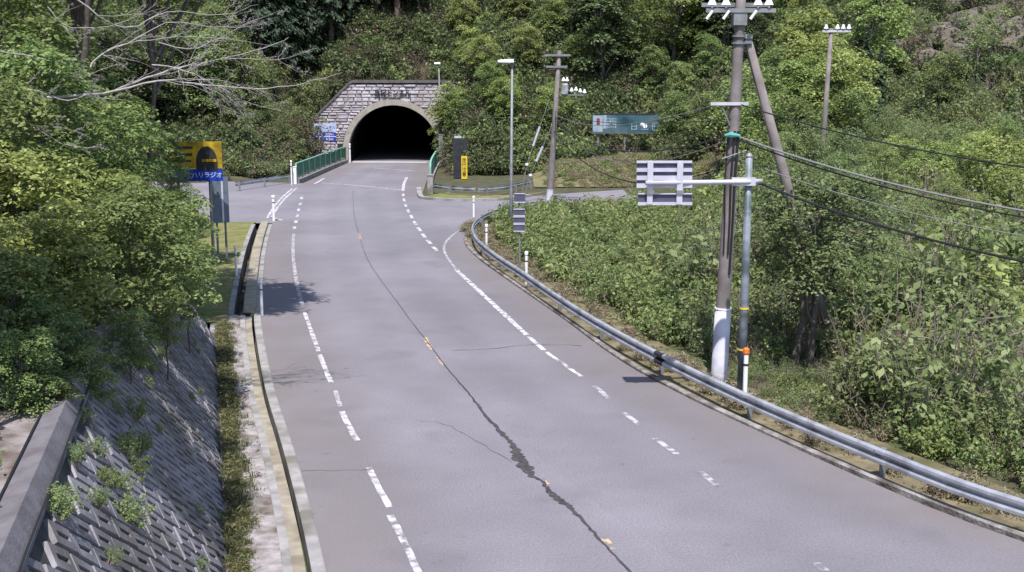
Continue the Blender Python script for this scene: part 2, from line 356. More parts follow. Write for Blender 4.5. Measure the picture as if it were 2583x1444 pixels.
# terrain sheet
xs = np.concatenate([np.arange(-75, -30, 2.5), np.arange(-30, 34, 0.8), np.arange(34, 90, 2.5)])
ys = np.concatenate([np.arange(-6, 101.6, 0.9), [101.9, 102.45], np.arange(103.4, 125, 1.0), np.arange(126, 230, 4.0)])
XX, YY = np.meshgrid(xs, ys, indexing='ij'); ZZ = hill(XX, YY)
inroad = ((XX > XL(YY)-1.3) & (XX < XR(YY)+0.25)) | ((YY > LJ0-1.5) & (YY < LJ1+3.5) & (XX < -8)) | ((YY > JY0-2) & (YY < JY1+1) & (XX > -8) & (XX < 30))
gutter = (XX > XL(YY)-1.35) & (XX < XL(YY)+0.4) & (YY < LJ0-1.2)
ZZ = np.where(gutter, np.minimum(ZZ, 0)-0.62, np.where(inroad & (YY < 102.2), -0.07, ZZ-0.03))
# the wall stands in front of the slope, so keep the soil behind it
wl_s = XL(YY)-XX-wall_off(YY)
ZZ = np.where((YY < WB1.y+0.5) & (wl_s > -0.5) & (wl_s < WH*BAT+0.4), np.minimum(ZZ, np.clip(wl_s/BAT, 0, WH)-0.7), ZZ)
nx, ny = XX.shape
verts = np.stack([XX, YY, ZZ], -1).reshape(-1, 3); faces = []
for i in range(nx-1):
    for j in range(ny-1):
        if abs(ys[j]-101.9) < 0.01 and -18.2 < xs[i] < -5.4: continue     # the tunnel mouth
        faces.append((i*ny+j, (i+1)*ny+j, (i+1)*ny+j+1, i*ny+j+1))
me = bpy.data.meshes.new('hillside_ground'); me.from_pydata(verts.tolist(), [], faces); me.materials.append(M['soil'])
me.polygons.foreach_set('use_smooth', [True]*len(me.polygons))
struct(link(bpy.data.objects.new('hillside_ground', me)))

# ------------------------------------------------------------------ road
def sheet(name, rows, m, parent=None, edge=None, z=0.0, across=False):
    k = len(rows[0]); v = [(p[0], p[1], z) for r in rows for p in r]; f = []
    for i in range(len(rows)-1):
        for j in range(k-1): f.append((i*k+j, i*k+j+1, (i+1)*k+j+1, (i+1)*k+j))
    me = bpy.data.meshes.new(name); me.from_pydata(v, [], f); me.materials.append(M[m] if isinstance(m, str) else m)
    if edge is not None:
        a = me.attributes.new('edge', 'FLOAT', 'POINT'); a.data.foreach_set('value', np.array(edge, dtype=np.float32).ravel())
    if across:
        a = me.attributes.new('across', 'FLOAT', 'POINT'); a.data.foreach_set('value', np.tile(np.linspace(0, 1, k), len(rows)).astype(np.float32))
    bm = bmesh.new(); bm.from_mesh(me); bmesh.ops.recalc_face_normals(bm, faces=bm.faces)
    if bm.faces and sum(fc.normal.z for fc in bm.faces) < 0: bmesh.ops.reverse_faces(bm, faces=bm.faces)
    bm.to_mesh(me); bm.free()
    return link(bpy.data.objects.new(name, me), parent)
rows, edg = [], []
for y in np.arange(4, 189.9, 0.9):
    a, b = float(XL(y)), float(XR(y)); r, e = [], []
    for t in np.linspace(0, 1, 15):
        x = a+(b-a)*t; r.append((x, y)); dd = min(x-a if not LJ0 < y < LJ1 else 9, b-x if not JY0 < y < JY1 else 9)
        e.append(max(0, 1-dd/2.6))
    rows.append(r); edg.append(e)
road = struct(sheet('road', rows, 'road', edge=edg, across=True))
# side roads
rows = []
for t in np.linspace(0, 1, 14):
    x = -8 - 38*t; y0 = LJ0-1.5+2.4*t; y1 = LJ1+2.2+8*t; xa = max(x, -60)
    rows.append([(xa, y0+(y1-y0)*k) for k in np.linspace(0, 1, 7)])
sr = struct(sheet('side_road', rows, 'road', z=-0.004))
rows = []
for t in np.linspace(0, 1, 14):
    x = -7 + 36*t; y0 = JY0-1.2 + 18*sstep(0.15, 0.7, t) ; y1 = JY1+0.6 + 10*sstep(0.1, 0.7, t)
    rows.append([(x, y0+(y1-y0)*k) for k in np.linspace(0, 1, 7)])
struct(sheet('side_road', rows, 'road', z=-0.004))

# painted lines and the crack
def ribbon(name, pts, width, m, z=0.004, parent=road, jag=0.0, closed_w=None):
    pts = [Vector(p) for p in pts]; rows = []
    for i, p in enumerate(pts):
        d = pts[min(i+1, len(pts)-1)]-pts[max(i-1, 0)]; d.z = 0; d.normalize(); n = Vector((-d.y, d.x, 0))
        w = (width[i] if hasattr(width, '__len__') else width)/2
        rows.append([(p + n*(w+random.uniform(-jag, jag)*w)).to_2d(), (p - n*(w+random.uniform(-jag, jag)*w)).to_2d()])
    return sheet(name, rows, m, parent, z=z)
def line_px(px, width, m='line', jag=0.16, step=0.22):
    return ribbon('lane_line', resample(smooth([G(*p) for p in px], 4), step), width, m, jag=jag)
LW = 0.12
for px in ([(1056, 1444), (1020, 1370), (985, 1300)], [(982, 1280), (955, 1230), (930, 1180)], [(901, 1112), (880, 1075), (862, 1038)], [(835, 966), (822, 935), (806, 895)],
           [(804, 888), (785, 835), (768, 788)]): line_px(px, LW)
for px in ([(858, 1026), (850, 1000), (846, 985)],): line_px(px, 0.10, 'line_faint')
line_px([(764, 775), (750, 720), (742, 670), (739, 630), (741, 590)], 0.13, 'line_faint')
for a in range(6):
    y = 578-a*15; x = 742+a*3.6; line_px([(x, y), (x+1.4, y-6)], 0.16, 'line')
line_px([(793, 464), (803, 459), (818, 450)], 0.2)
line_px([(808, 462), (870, 466), (940, 472), (1012, 480)], 0.28, 'line_faint')
line_px([(940, 424), (990, 428), (1046, 432)], 0.25, 'line_faint')
# right edge line
line_px([(1174, 573), (1140, 595), (1121, 618), (1124, 642), (1150, 680)], 0.11, 'line_faint')
for px, w in (([(1150, 680), (1200, 727), (1282, 802)], 0.17), ([(1284, 804), (1305, 824), (1330, 846)], 0.16), ([(1334, 850), (1352, 866), (1372, 884)], 0.13), ([(1376, 887), (1420, 918), (1466, 950)], 0.11)): line_px(px, w)
for px in ([(1499, 974), (1518, 990), (1536, 1006)], [(1570, 1040), (1592, 1056), (1614, 1072)], [(1651, 1106), (1680, 1126), (1708, 1146)], [(1765, 1190), (1788, 1208), (1812, 1228)], [(2058, 1420), (2070, 1430), (2084, 1441)]): line_px(px, 0.13, 'line_faint')
# dotted line
line_px([(1026, 448), (1019, 464), (1016, 482)], 0.2)
for x, y, L in ((1017, 492, 7), (1019, 505, 8), (1023, 519, 8), (1029, 533, 9), (1037, 547, 9), (1046, 563, 10), (1056, 579, 10), (1067, 595, 10), (1080, 611, 11), (1095, 628, 11)):
    k = (y-480)/150; line_px([(x-L*0.25*k, y-L*0.45), (x+L*0.7*k, y+L*0.45)], 0.16)
# left side road edge lines
line_px([(674, 551), (690, 524), (712, 498), (738, 476)], 0.13); line_px([(684, 551), (700, 524), (722, 498), (748, 475)], 0.13); line_px([(680, 548), (695, 551), (712, 556)], 0.14)
# yellow centre line, nearly gone
for px in ([(1072, 852), (1080, 868), (1090, 884)], [(1104, 902), (1112, 912), (1122, 926)], [(1290, 1120), (1296, 1132)], [(1371, 1206), (1378, 1222)], [(1520, 1354), (1545, 1386)], [(905, 590), (910, 606)]): line_px(px, 0.10, 'line_yellow', 0.4, 0.25)
crk = [(890, 480, .02), (893, 540, .018), (905, 590, .018), (925, 650, .018), (960, 706, .02), (1000, 760, .022), (1040, 815, .025), (1082, 868, .03), (1130, 932, .03), (1180, 990, .04), (1226, 1050, .07), (1262, 1090, .09), (1296, 1125, .11), (1306, 1150, .19), (1328, 1178, .24), (1340, 1200, .12), (1366, 1214, .05), (1386, 1240, .11), (1412, 1262, .15), (1440, 1284, .10), (1480, 1325, .05), (1530, 1380, .045), (1590, 1444, .04), (1640, 1500, .04)]
pts = smooth([G(a, b) for a, b, _ in crk], 8); ws = list(np.interp(np.linspace(0, len(crk)-1, len(pts)), range(len(crk)), [c for *_, c in crk]))
ws = [w*random.uniform(0.75, 1.2) for w in ws]; pts = [p+Vector((random.uniform(-.5, .5)*w*0.5, 0, 0)) for p, w in zip(pts, ws)]
ribbon('road_crack', pts, ws, 'crack', z=0.007, jag=0.25)
for px, w in (([(1485, 1060), (1560, 1085), (1650, 1120), (1740, 1168)], 0), ([(700, 1193), (760, 1190), (830, 1188), (925, 1186)], .018), ([(1040, 1060), (1120, 1070), (1200, 1112), (1290, 1168)], .011), ([(1140, 885), (1240, 880), (1350, 870), (1470, 873)], .025), ([(650, 1160), (700, 1158), (742, 1156)], .0)):
    if w:
        pp = resample(smooth([G(*p) for p in px], 6), 0.25); pp = [p+Vector((random.uniform(-.03, .03), random.uniform(-.05, .05), 0)) for p in pp]
        ribbon('road_crack', pp, [w*random.uniform(.3, 1.2) for _ in pp], 'crack', z=0.006, jag=0.5)
# concrete strip across the tunnel mouth, its colour paled to paint in sunlight
ribbon('sunlit_strip', [(-14.0, 101.3, 0), (-10.4, 101.2, 0), (-6.9, 101.0, 0)], 0.9, mat('sunlight_tinted_concrete', (0.50, 0.48, 0.50), (0.58, 0.56, 0.58), 2, 0.8), z=0.008)

# ------------------------------------------------------------------ gutter on the left
def offset(path, d):                      # to the left of travel
    out = []
    for i, p in enumerate(path):
        t = path[min(i+1, len(path)-1)]-path[max(i-1, 0)]; t.z = 0; t.normalize(); out.append(p+Vector((-t.y, t.x, 0))*d)
    return out
LP = resample([p for p in LEFT if p.y < LJ0-0.2], 0.9)
open_y = G(650, 792).y
near = [p for p in LP if p.y <= open_y]; farp = [p for p in LP if p.y >= open_y-0.2]
gut = empty('roadside_drain', LP[0]); struct(gut)
MB().sweep(near, [(0, -.3), (.20, -.3), (.20, .05), (.17, .06), (0.02, .06), (0, .05)]).build('kerb', 'concrete', gut)
MB().sweep(near, [(.27, -.25), (.46, -.25), (.46, -.02), (.27, -.02)]).build('channel_bed', 'tan_concrete', gut)
MB().sweep(near, [(.46, -.3), (.60, -.3), (.60, .03), (.46, .03)]).build('inner_rim', 'concrete', gut)
MB().sweep(near, [(.60, -.3), (1.45, -.3), (1.45, .01), (.60, .01)]).build('apron', mat('littered_concrete_apron', (0.21, 0.19, 0.19), (0.34, 0.31, 0.315), 5, .95, bump=.6, c3=(0.10, 0.075, 0.06), s3=1.6), gut)
MB().sweep(farp, [(.16, -.6), (.52, -.6), (.52, .16), (.50, .18), (.18, .18), (.16, .16)]).build('kerb_wall', 'tan_concrete', gut)
MB().sweep(farp, [(-.02, -.3), (.16, -.3), (.16, .03), (-.02, .03)]).build('kerb', 'concrete', gut)
MB().sweep(farp, [(.80, -.6), (.98, -.6), (.98, .05), (.80, .05)]).build('outer_rim', 'concrete', gut)
MB().sweep(farp, [(.52, -.6), (.80, -.6), (.80, -.5), (.52, -.5)]).build('channel_bed', 'concrete_dark', gut)  # bed coloured nearly black to paint in the open channel's shadow
p = near[-1]; MB().box(p+Vector((-.46, 0, 0)), (.34, .5, .12)).build('black_box', 'black', gut)  # plain black box where the open channel begins
# verge beside the drain and the strip of moss below the wall
vl = offset(near, 1.6)
rows = [[(a.x, a.y), (a.x-(XL(a.y)-1.6-0-(XL(a.y)-wall_off(a.y)))*0.5, a.y), (float(XL(a.y)-wall_off(a.y))-0.25, a.y)] for a in vl if a.y < WB1.y+2.5]
struct(sheet('moss_strip', rows, 'soil', z=0.02))
vl = offset(farp, 0.97); vl = [vl[0]-Vector((-.25, 1.2, 0))]+vl+[vl[-1]+Vector((0, 1.0, 0))]; rows = [[(a.x, a.y), (a.x-1.2, a.y), (a.x-4.2, a.y)] for a in vl]
struct(sheet('grass_verge', rows, 'mossgrass', z=0.03))

# ------------------------------------------------------------------ kerb and verge on the right
RP = resample([p for p in RIGHT if p.y > 5], 0.8)
corner = [G(1178, 585), G(1205, 562), G(1290, 540), G(1400, 522), G(1520, 512)]
RPC = resample(smooth(RP[::8]+[RP[-1]]+corner, 6), 0.8)
kerb = struct(MB().sweep(RPC, [(0, -.2), (-.15, -.2), (-.15, .06), (-.12, .075), (-.03, .07), (0, .05)]).build('kerb', 'kerb'))
a, b = offset(RPC, -0.13), offset(RPC, -1.7)
rows = []
for p, q in zip(a, b): rows.append([(p.x, p.y), ((p.x+q.x)/2, (p.y+q.y)/2), (q.x, q.y)])
struct(sheet('dirt_verge', rows, 'verge', z=0.035))
# ------------------------------------------------------------------ guard rails
def wprof(sgn):                           # W section, front towards the road
    fr = [(.015, .36), (.06, .37), (.082, .395), (.085, .465), (.062, .505), (.0, .535), (.0, .58), (.062, .61), (.085, .65), (.082, .715), (.06, .742), (.015, .755)]
    fr = [(a, .325+(z-.36)*.72) for a, z in fr]; bk = [(a-.008, z) for a, z in reversed(fr)]
    return [(sgn*a, z) for a, z in fr+bk]
def guardrail(name, path, label, sgn=1, post_step=4.0, first=0.0, beam='galv', postm='galv_dull', depth=0.45, group='corrugated guard rails', cat='guard rail', sc=1.0):
    path = [Vector(p) for p in path]; root = empty(name, path[0], label, cat, group)
    o = MB().sweep(resample(path, 0.7), [(a, z*sc) for a, z in wprof(sgn)]).build('beam', beam, root)
    pp = resample(path, 0.1); k = int(first/0.1)
    mesh = MB().tube([(0, 0, -depth), (0, 0, .57*sc)], .057, 10).mesh('post', postm, smooth=False)
    blk = MB().box((0, 0, 0), (.10, .12, .2)).mesh('bracket', postm)
    while k < len(pp)-1:
        p = pp[k]; d = (pp[min(k+2, len(pp)-1)]-pp[max(k-2, 0)]).normalized(); n = Vector((d.y, -d.x, 0))*sgn
        q = link(bpy.data.objects.new('post', mesh), root); q.location = p+n*0.12-path[0]
        q = link(bpy.data.objects.new('bracket', blk), root); q.location = p+n*0.04+Vector((0, 0, .467*sc))-path[0]
        q.rotation_euler.z = math.atan2(d.y, d.x)+math.pi/2
        seg = pp[max(0, k-2):k+3]
        if len(seg) > 3: MB().sweep(seg, [(a*1.03+sgn*.004, z*sc) for a, z in wprof(sgn)]).build('lap_joint', beam, root)
        if p.y < 34 and len(seg) > 3:
            for zz in (.37, .56):
                bq = p-n*.088+Vector((0, 0, zz*sc)); MB().tube([bq+n*.01, bq-n*.014], .018, 6).build('bolt', postm, root)
        k += int(post_step/0.1)
    return root
rail_path = smooth([Vector((15.3, 7.5, 0)), Vector((12.0, 12.4, 0)), G(2560, 1372)+Vector((.35, .12, 0)), G(2203, 1216)+Vector((.12, .05, 0)), G(1862, 1060)+Vector((.1, .05, 0)), G(1634, 934), G(1490, 848), G(1394, 782), G(1318, 726), G(1263, 688), G(1222, 655), G(1200, 630), G(1194, 606), G(1206, 586), G(1235, 567), G(1290, 549), G(1352, 537)], 6)
lens = [(rail_path[i+1]-rail_path[i]).length for i in range(len(rail_path)-1)]
i_ref = min(range(len(rail_path)), key=lambda i: (rail_path[i]-G(1862, 1060)).length); s_ref = sum(lens[:i_ref])
main_rail = guardrail('guard_rail', rail_path, 'long galvanised corrugated guard rail curving along the near right kerb into the side road', 1, 4.0, s_ref % 4.0)
pj = rail_path[min(range(len(rail_path)), key=lambda i: abs(rail_path[i].y-G(1655, 945).y))]
jpath = [p for p in resample(rail_path, 0.1) if abs((p-pj).length) < 0.28]
MB().sweep(jpath, [(a*1.06+0.012, (z-.467)*1.05+.467) for a, z in wprof(1)]).build('joint_sleeve', 'black', main_rail)
guardrail('guard_rail', smooth([G(1084, 486), G(1140, 494), G(1198, 497)], 4), 'short galvanised guard rail with pale end post beside the green railing right of the tunnel', 1, 2.0, 0.6, sc=1.0)
gr2 = guardrail('guard_rail', smooth([G(1208, 498), G(1260, 494), G(1300, 487), G(1345, 474)], 4), 'galvanised guard rail with white panel passing behind the tall street lamp', 1, 3.0, 0.6)
guardrail('guard_rail', smooth([P(1395, 466, 82), P(1460, 457, 84), P(1542, 452, 87)], 4), 'dark straight guard rail before the dry grassy bank below the billboard', 1, 3.0, 0.4, depth=1.2)
guardrail('guard_rail', smooth([G(596, 483), G(660, 473), G(735, 462)], 4), 'dark topped guard rail along the far side of the left side road', 1, 3.0, 0.3, depth=1)
# white posts ending the rails
def post_block(p, size, m, label, name='end_post', cat='post', group=None):
    o = MB().box(p+Vector((0, 0, size[2]/2-.1)), (size[0], size[1], size[2]+.2)).box(p+Vector((0, 0, size[2]+.02)), (size[0]*1.15, size[1]*1.15, .05)).build(name, m)
    return tag(o, label, cat, group)
post_block(G(1086, 488), (.35, .5, 1.15), 'concrete', 'pale concrete end post where the green railing meets the guard rail')
post_block(G(745, 464), (.22, .3, 1.15), 'white', 'white end post between the left guard rail and the green bridge railing')

# far right concrete kerb at the junction
kb = smooth([G(1062, 478), G(1066, 496), G(1082, 503), G(1160, 507), G(1262, 505), G(1330, 496)], 5)
struct(MB().sweep(kb, [(0, -.15), (-.3, -.15), (-.3, .14), (0, .14)]).build('kerb', 'concrete'))
rows = [[(p.x, p.y), (p.x+.6, p.y+1.2), (p.x+1.4, p.y+3.0)] for p in kb[6:]]
struct(sheet('grass_verge', rows, 'mossgrass', z=0.05))

# ------------------------------------------------------------------ green bridge railings
def green_rail(path, label, npan, hgt=1.05, panel='green_rail', kerbh=.28):
    path = [Vector(p) for p in path]; root = empty('bridge_railing', path[0], label, 'railing', 'green mesh railings at the tunnel')
    MB().sweep(path, [(-.2, -.1), (.2, -.1), (.2, kerbh), (-.2, kerbh)]).build('parapet_kerb', 'concrete', root)
    L = sum((b-a).length for a, b in zip(path, path[1:])); fine = resample(path, L/npan/4)
    for k in range(npan+1):
        p = fine[min(k*4, len(fine)-1)]; MB().box(p+Vector((0, 0, kerbh+hgt/2)), (.12, .12, hgt)).build('post', 'green_light', root)
    for k in range(npan):
        seg = fine[k*4:k*4+5]
        if len(seg) < 2: continue
        MB().sweep(seg, [(-.02, kerbh+.22), (.02, kerbh+.22), (.02, kerbh+hgt-.06), (-.02, kerbh+hgt-.06)]).build('panel', panel, root)
    MB().sweep(path, [(-.06, kerbh+hgt), (.06, kerbh+hgt), (.06, kerbh+hgt+.08), (-.06, kerbh+hgt+.08)]).build('top_rail', 'green_light', root)
    MB().sweep(path, [(-.045, kerbh+.08), (.045, kerbh+.08), (.045, kerbh+.16), (-.045, kerbh+.16)]).build('lower_rail', 'galv_dull', root)
    return root
green_rail(resample(smooth([G(748, 463), G(785, 447), G(828, 428), G(872, 411)], 4), 1.0), 'long dark green mesh railing on the left approach to the tunnel', 9)
green_rail(resample(smooth([G(1086, 474), G(1088, 452), G(1100, 425), G(1108, 412)], 4), 1.0), 'short pale green railing on the right approach to the tunnel', 7, panel='green_light')

# ------------------------------------------------------------------ tunnel portal
PY = 102.0; TC = -10.4; TR = 4.0; TZ = 0.92; RO = 4.5
tun = empty('tunnel_portal', (TC, PY, 0), 'stone faced road tunnel portal with round dark arch under the mountain', 'tunnel')
def outline_top(x):
    if x < -17.55: return 3.4
    if x < -14.2: return 3.5 + (x+17.55)*(6.75-3.5)/3.35
    return 6.75
XW0, XW1 = -17.75, -4.6
def arch_half(z, r):                      # half width of the opening at height z
    if z <= TZ: return r
    return math.sqrt(max(0, r*r-(z-TZ)**2))
mb = MB(); N = 90
for i in range(N):                        # backing wall
    x0, x1 = XW0+(XW1-XW0)*i/N, XW0+(XW1-XW0)*(i+1)/N; xm = (x0+x1)/2
    lo = -0.3
    if abs(xm-TC) < RO-0.05: lo = TZ+math.sqrt(RO*RO-(xm-TC)**2)-0.12
    h0, h1 = outline_top(x0), outline_top(x1)
    mb.quadbox([(x0, PY, lo), (x1, PY, lo), (x1, PY+.8, lo), (x0, PY+.8, lo), (x0, PY, h0), (x1, PY, h1), (x1, PY+.8, h1), (x0, PY+.8, h0)])
mb.build('backing_wall', 'mortar', tun)
z = 0.02; nst = 0; row = 0
while z < 6.7:
    hgt = random.uniform(.2, .36); z1 = min(z+hgt, 6.72); zm = (z+z1)/2
    spans = []
    xl = XW0+.03
    if zm > 3.5: xl = max(xl, -17.55+(zm-3.5)*3.35/3.25)
    hw = arch_half(zm, RO) if zm < TZ+RO else 0
    if hw > 0: spans = [(xl, TC-hw), (TC+hw, XW1-.03)]
    else: spans = [(xl, XW1-.03)]
    for a, b in spans:
        x = a
        while x < b-0.12:
            w = random.uniform(.4, 1.15)
            if b-(x+w) < .4: w = b-x
            g = .014; pr = random.uniform(.07, .17); j = lambda: random.uniform(-.025, .025)
            x0, x1, za, zb = x+g, min(x+w, b)-g, z+g, z1-g; q = .045
            mb = MB().quadbox([(x0, PY-.01, za+j()), (x1, PY-.01, za+j()), (x1, PY+.02, za), (x0, PY+.02, za), (x0, PY-.01, zb+j()), (x1, PY-.01, zb+j()), (x1, PY+.02, zb), (x0, PY+.02, zb)])
            mb = MB().quadbox([(x0, PY+.05, za), (x1, PY+.05, za), (x1-q, PY-pr, za+q+j()), (x0+q, PY-pr, za+q+j()), (x0, PY+.05, zb), (x1, PY+.05, zb), (x1-q, PY-pr+j(), zb-q+j()), (x0+q, PY-pr+j(), zb-q+j())])
            mb.build('stone', 'stone', tun); nst += 1
            x += w
    z = z1; row += 1
# arch ring
ang = [math.pi*k/40 for k in range(41)]
prof_in = [(TC+TR, -.2)]+[(TC+TR*math.cos(t), TZ+TR*math.sin(t)) for t in ang]+[(TC-TR, -.2)]
prof_out = [(TC+RO, -.2)]+[(TC+RO*math.cos(t), TZ+RO*math.sin(t)) for t in ang]+[(TC-RO, -.2)]
mb = MB()
for i in range(len(prof_in)-1):
    (a, b), (c, d), (e, f), (g, h) = prof_in[i], prof_in[i+1], prof_out[i+1], prof_out[i]
    mb.quadbox([(a, PY-.22, b), (c, PY-.22, d), (e, PY-.22, f), (g, PY-.22, h), (a, PY+.7, b), (c, PY+.7, d), (e, PY+.7, f), (g, PY+.7, h)])
mb.build('arch_ring', 'ring', tun)
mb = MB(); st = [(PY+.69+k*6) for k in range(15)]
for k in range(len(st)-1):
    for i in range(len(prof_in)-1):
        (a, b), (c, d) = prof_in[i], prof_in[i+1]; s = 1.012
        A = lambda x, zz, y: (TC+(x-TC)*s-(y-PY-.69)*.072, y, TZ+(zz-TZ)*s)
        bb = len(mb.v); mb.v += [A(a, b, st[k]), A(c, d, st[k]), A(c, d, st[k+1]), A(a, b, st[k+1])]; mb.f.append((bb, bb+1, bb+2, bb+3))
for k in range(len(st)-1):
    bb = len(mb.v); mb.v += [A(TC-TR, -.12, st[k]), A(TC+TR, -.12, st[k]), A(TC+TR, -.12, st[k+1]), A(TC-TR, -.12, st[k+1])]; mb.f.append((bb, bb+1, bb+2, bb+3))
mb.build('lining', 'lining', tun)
MB().box((TC-6, st[-1], 2.5), (9.5, .2, 6.5)).build('added_end_wall', 'lining', tun)  # added wall shutting the far end so the tunnel stays dark
# coping
mb = MB()
cp = [(-17.85, 3.4), (-17.55, 3.55), (-14.2, 6.78), (-13.9, 6.9), (XW1+.1, 6.9)]
for (a, b), (c, d) in zip(cp, cp[1:]): mb.quadbox([(a, PY-.2, b-.06), (c, PY-.2, d-.06), (c, PY+.9, d-.06), (a, PY+.9, b-.06), (a, PY-.2, b+.2), (c, PY-.2, d+.2), (c, PY+.9, d+.2), (a, PY+.9, b+.2)])
mb.build('coping', 'cap', tun)
def text_mesh(s, size, m, loc, rot, parent, name='lettering', extrude=0.01, sx=1.0, bold=0.0, spacing=1.0):
    cu = bpy.data.curves.new('t', 'FONT'); cu.body = s; cu.size = size; cu.align_x = 'CENTER'; cu.align_y = 'CENTER'; cu.extrude = extrude; cu.offset = bold; cu.space_character = spacing; cu.resolution_u = 2
    o = bpy.data.objects.new('t', cu); COL.objects.link(o); bpy.context.view_layer.update()
    me = bpy.data.meshes.new_from_object(o.evaluated_get(bpy.context.evaluated_depsgraph_get())); me.name = name
    bpy.data.objects.remove(o); bpy.data.curves.remove(cu); me.materials.clear(); me.materials.append(M[m])
    q = bpy.data.objects.new(name, me); link(q, parent); q.location = Vector(loc)-parent.matrix_basis.translation-(parent.parent.matrix_basis.translation if parent.parent else Vector()); q.rotation_euler = rot; q.scale = (sx, 1, 1); return q
FACE = (math.pi/2, 0, 0)                 # upright, facing the camera side
c = P(990, 236, PY-.15)
text_mesh('兵坂トンネル', .62, 'signblack', c+Vector((0, -.1, 0)), FACE, tun, extrude=.03, sx=.86, bold=.02)
MB().box(P(858, 368, PY-.12)+Vector((0, -.02, 0)), (.46, .06, .32)).build('niche_cover', 'signblack', tun)

# ------------------------------------------------------------------ signs
# tunnel data sign left of the arch
sY = 100.2; root = empty('tunnel_data_sign', P(818, 395, sY), 'pale and blue tunnel data sign on posts left of the arch', 'sign')
def panel(root, u0, v0, u1, v1, Y, m, name, th=.05):
    a, b = P(u0, v0, Y), P(u1, v1, Y); return MB().box(((a.x+b.x)/2, Y+th/2, (a.z+b.z)/2), (abs(b.x-a.x), th, abs(a.z-b.z))).build(name, m, root)
ub = panel(root, 793, 312, 848, 333, sY, 'palesign', 'upper_board'); lb = panel(root, 793, 334.2, 848, 356, sY, 'blue', 'lower_board')
panel(lb, 794, 344.4, 847.5, 346, sY-.012, 'white', 'divider', .01)
for u in (807, 834):
    a = P(u, 356, sY+.12); MB().tube([(a.x, a.y, -0.4), (a.x, a.y, P(u, 314, sY).z)], .05, 8).build('post', 'galv_dull', root)
text_mesh('兵坂トンネル', .30, 'signblack', P(820, 322, sY)+Vector((0, -.01, 0)), FACE, ub, extrude=.004)
text_mesh('延長 320m', .34, 'white', P(820, 339.5, sY)+Vector((0, -.01, 0)), FACE, lb, extrude=.004)
text_mesh('高さ 4.5m', .34, 'white', P(820, 351.5, sY)+Vector((0, -.01, 0)), FACE, lb, extrude=.004)
# yellow tunnel warning board with blue plate
sY = 44.0; b0 = G(500, 690); root = empty('tunnel_warning_sign', (P(495, 400, sY).x, sY, 0), 'yellow board with dark arch pictogram above blue radio plate among leaves', 'sign')
yb = panel(root, 424, 358, 561, 425, sY, 'yellow', 'yellow_board', .08)
a = P(522, 414, sY); r = P(549, 414, sY).x-a.x; hw = r
arch = [(a.x-hw, a.z-.25), (a.x+hw, a.z-.25)]+[(a.x+hw*math.cos(t), a.z+.05+(P(522, 366, sY).z-a.z-.1)*math.sin(t)) for t in [math.pi*k/16 for k in range(17)]]
MB().prism([(x, sY-.012, zz) for x, zz in arch], (0, .01, 0)).build('arch_pictogram', 'signblack', yb)
panel(yb, 509, 402, 546, 409, sY-.03, 'yellow', 'road_stripe', .01)
for v0, v1, u0, u1 in ((387, 394, 440, 484), (404, 409, 438, 482), (370, 376, 446, 486)): panel(yb, u0, v0, u1, v1, sY-.015, 'signblack', 'dark_stripe', .01)
bp_ = panel(root, 428, 427.5, 562, 457, sY, 'blue', 'blue_plate', .06)
text_mesh('国道局 ハリラジオ', .235, 'palesign', P(497, 443, sY)+Vector((0, -.012, 0)), FACE, bp_, extrude=.004, bold=.004)
for u in (450, 530):
    a = P(u, 457, sY+.15); MB().tube([(a.x, a.y, -0.3), (a.x, a.y, P(u, 362, sY).z)], .06, 10).build('post', 'galv_dull', root)
# slate panel standing edge-on beside it
b = G(563, 655); root = empty('roadside_panel', b, 'tall slate blue panel on two legs standing on the grass verge', 'sign')
rot = Matrix.Rotation(R(28), 3, 'Z'); zt, zb = P(563, 447, b.y).z, P(563, 562, b.y).z
MB().box((b.x, b.y, (zt+zb)/2), (.62, .10, zt-zb), rot).build('panel', 'slate', root)
MB().box(Vector((b.x, b.y, (zt+zb)/2))+rot @ Vector((.06, -.06, 0)), (.07, .03, (zt-zb)*.96), rot).build('rib', 'alu', root)
for s in (-.17, .17): MB().tube([Vector((b.x, b.y, -.3))+rot @ Vector((s, .07, 0)), Vector((b.x, b.y, zt-.1))+rot @ Vector((s, .07, 0))], .045, 8).build('leg', 'galv_dull', root)
# dark message board and yellow upright sign right of the tunnel
mY = 84.0; x = P(1154, 400, mY); root = empty('message_board', (x.x, mY, 0), 'tall narrow black message board on a post right of the tunnel mouth', 'sign')
panel(root, 1143, 349, 1164.5, 450, mY, 'vms', 'housing', .35); panel(root, 1166, 350, 1178.5, 380, mY+.1, 'vms', 'side_box', .25)
panel(root, 1146, 344, 1164, 349, mY+.05, 'alu', 'roof_cap', .3)
MB().tube([(x.x+.1, mY+.35, -.5), (x.x+.1, mY+.35, P(1154, 349, mY).z)], .07, 8).build('post', 'galv_dull', root)
yY = 83.3; x = P(1171, 420, yY); root = empty('upright_sign', (x.x, yY, 0), 'narrow yellow upright sign beside the black message board', 'sign')
yb = panel(root, 1163.5, 394, 1179, 452, yY, 'yellow2', 'board', .06)
MB().tube([(x.x, yY+.1, -.4), (x.x, yY+.1, P(1171, 396, yY).z)], .04, 8).build('post', 'galv_dull', root)
text_mesh('走\n行\n注\n意', .34, 'signblack', P(1171, 423, yY)+Vector((0, -.012, 0)), FACE, yb, extrude=.003)
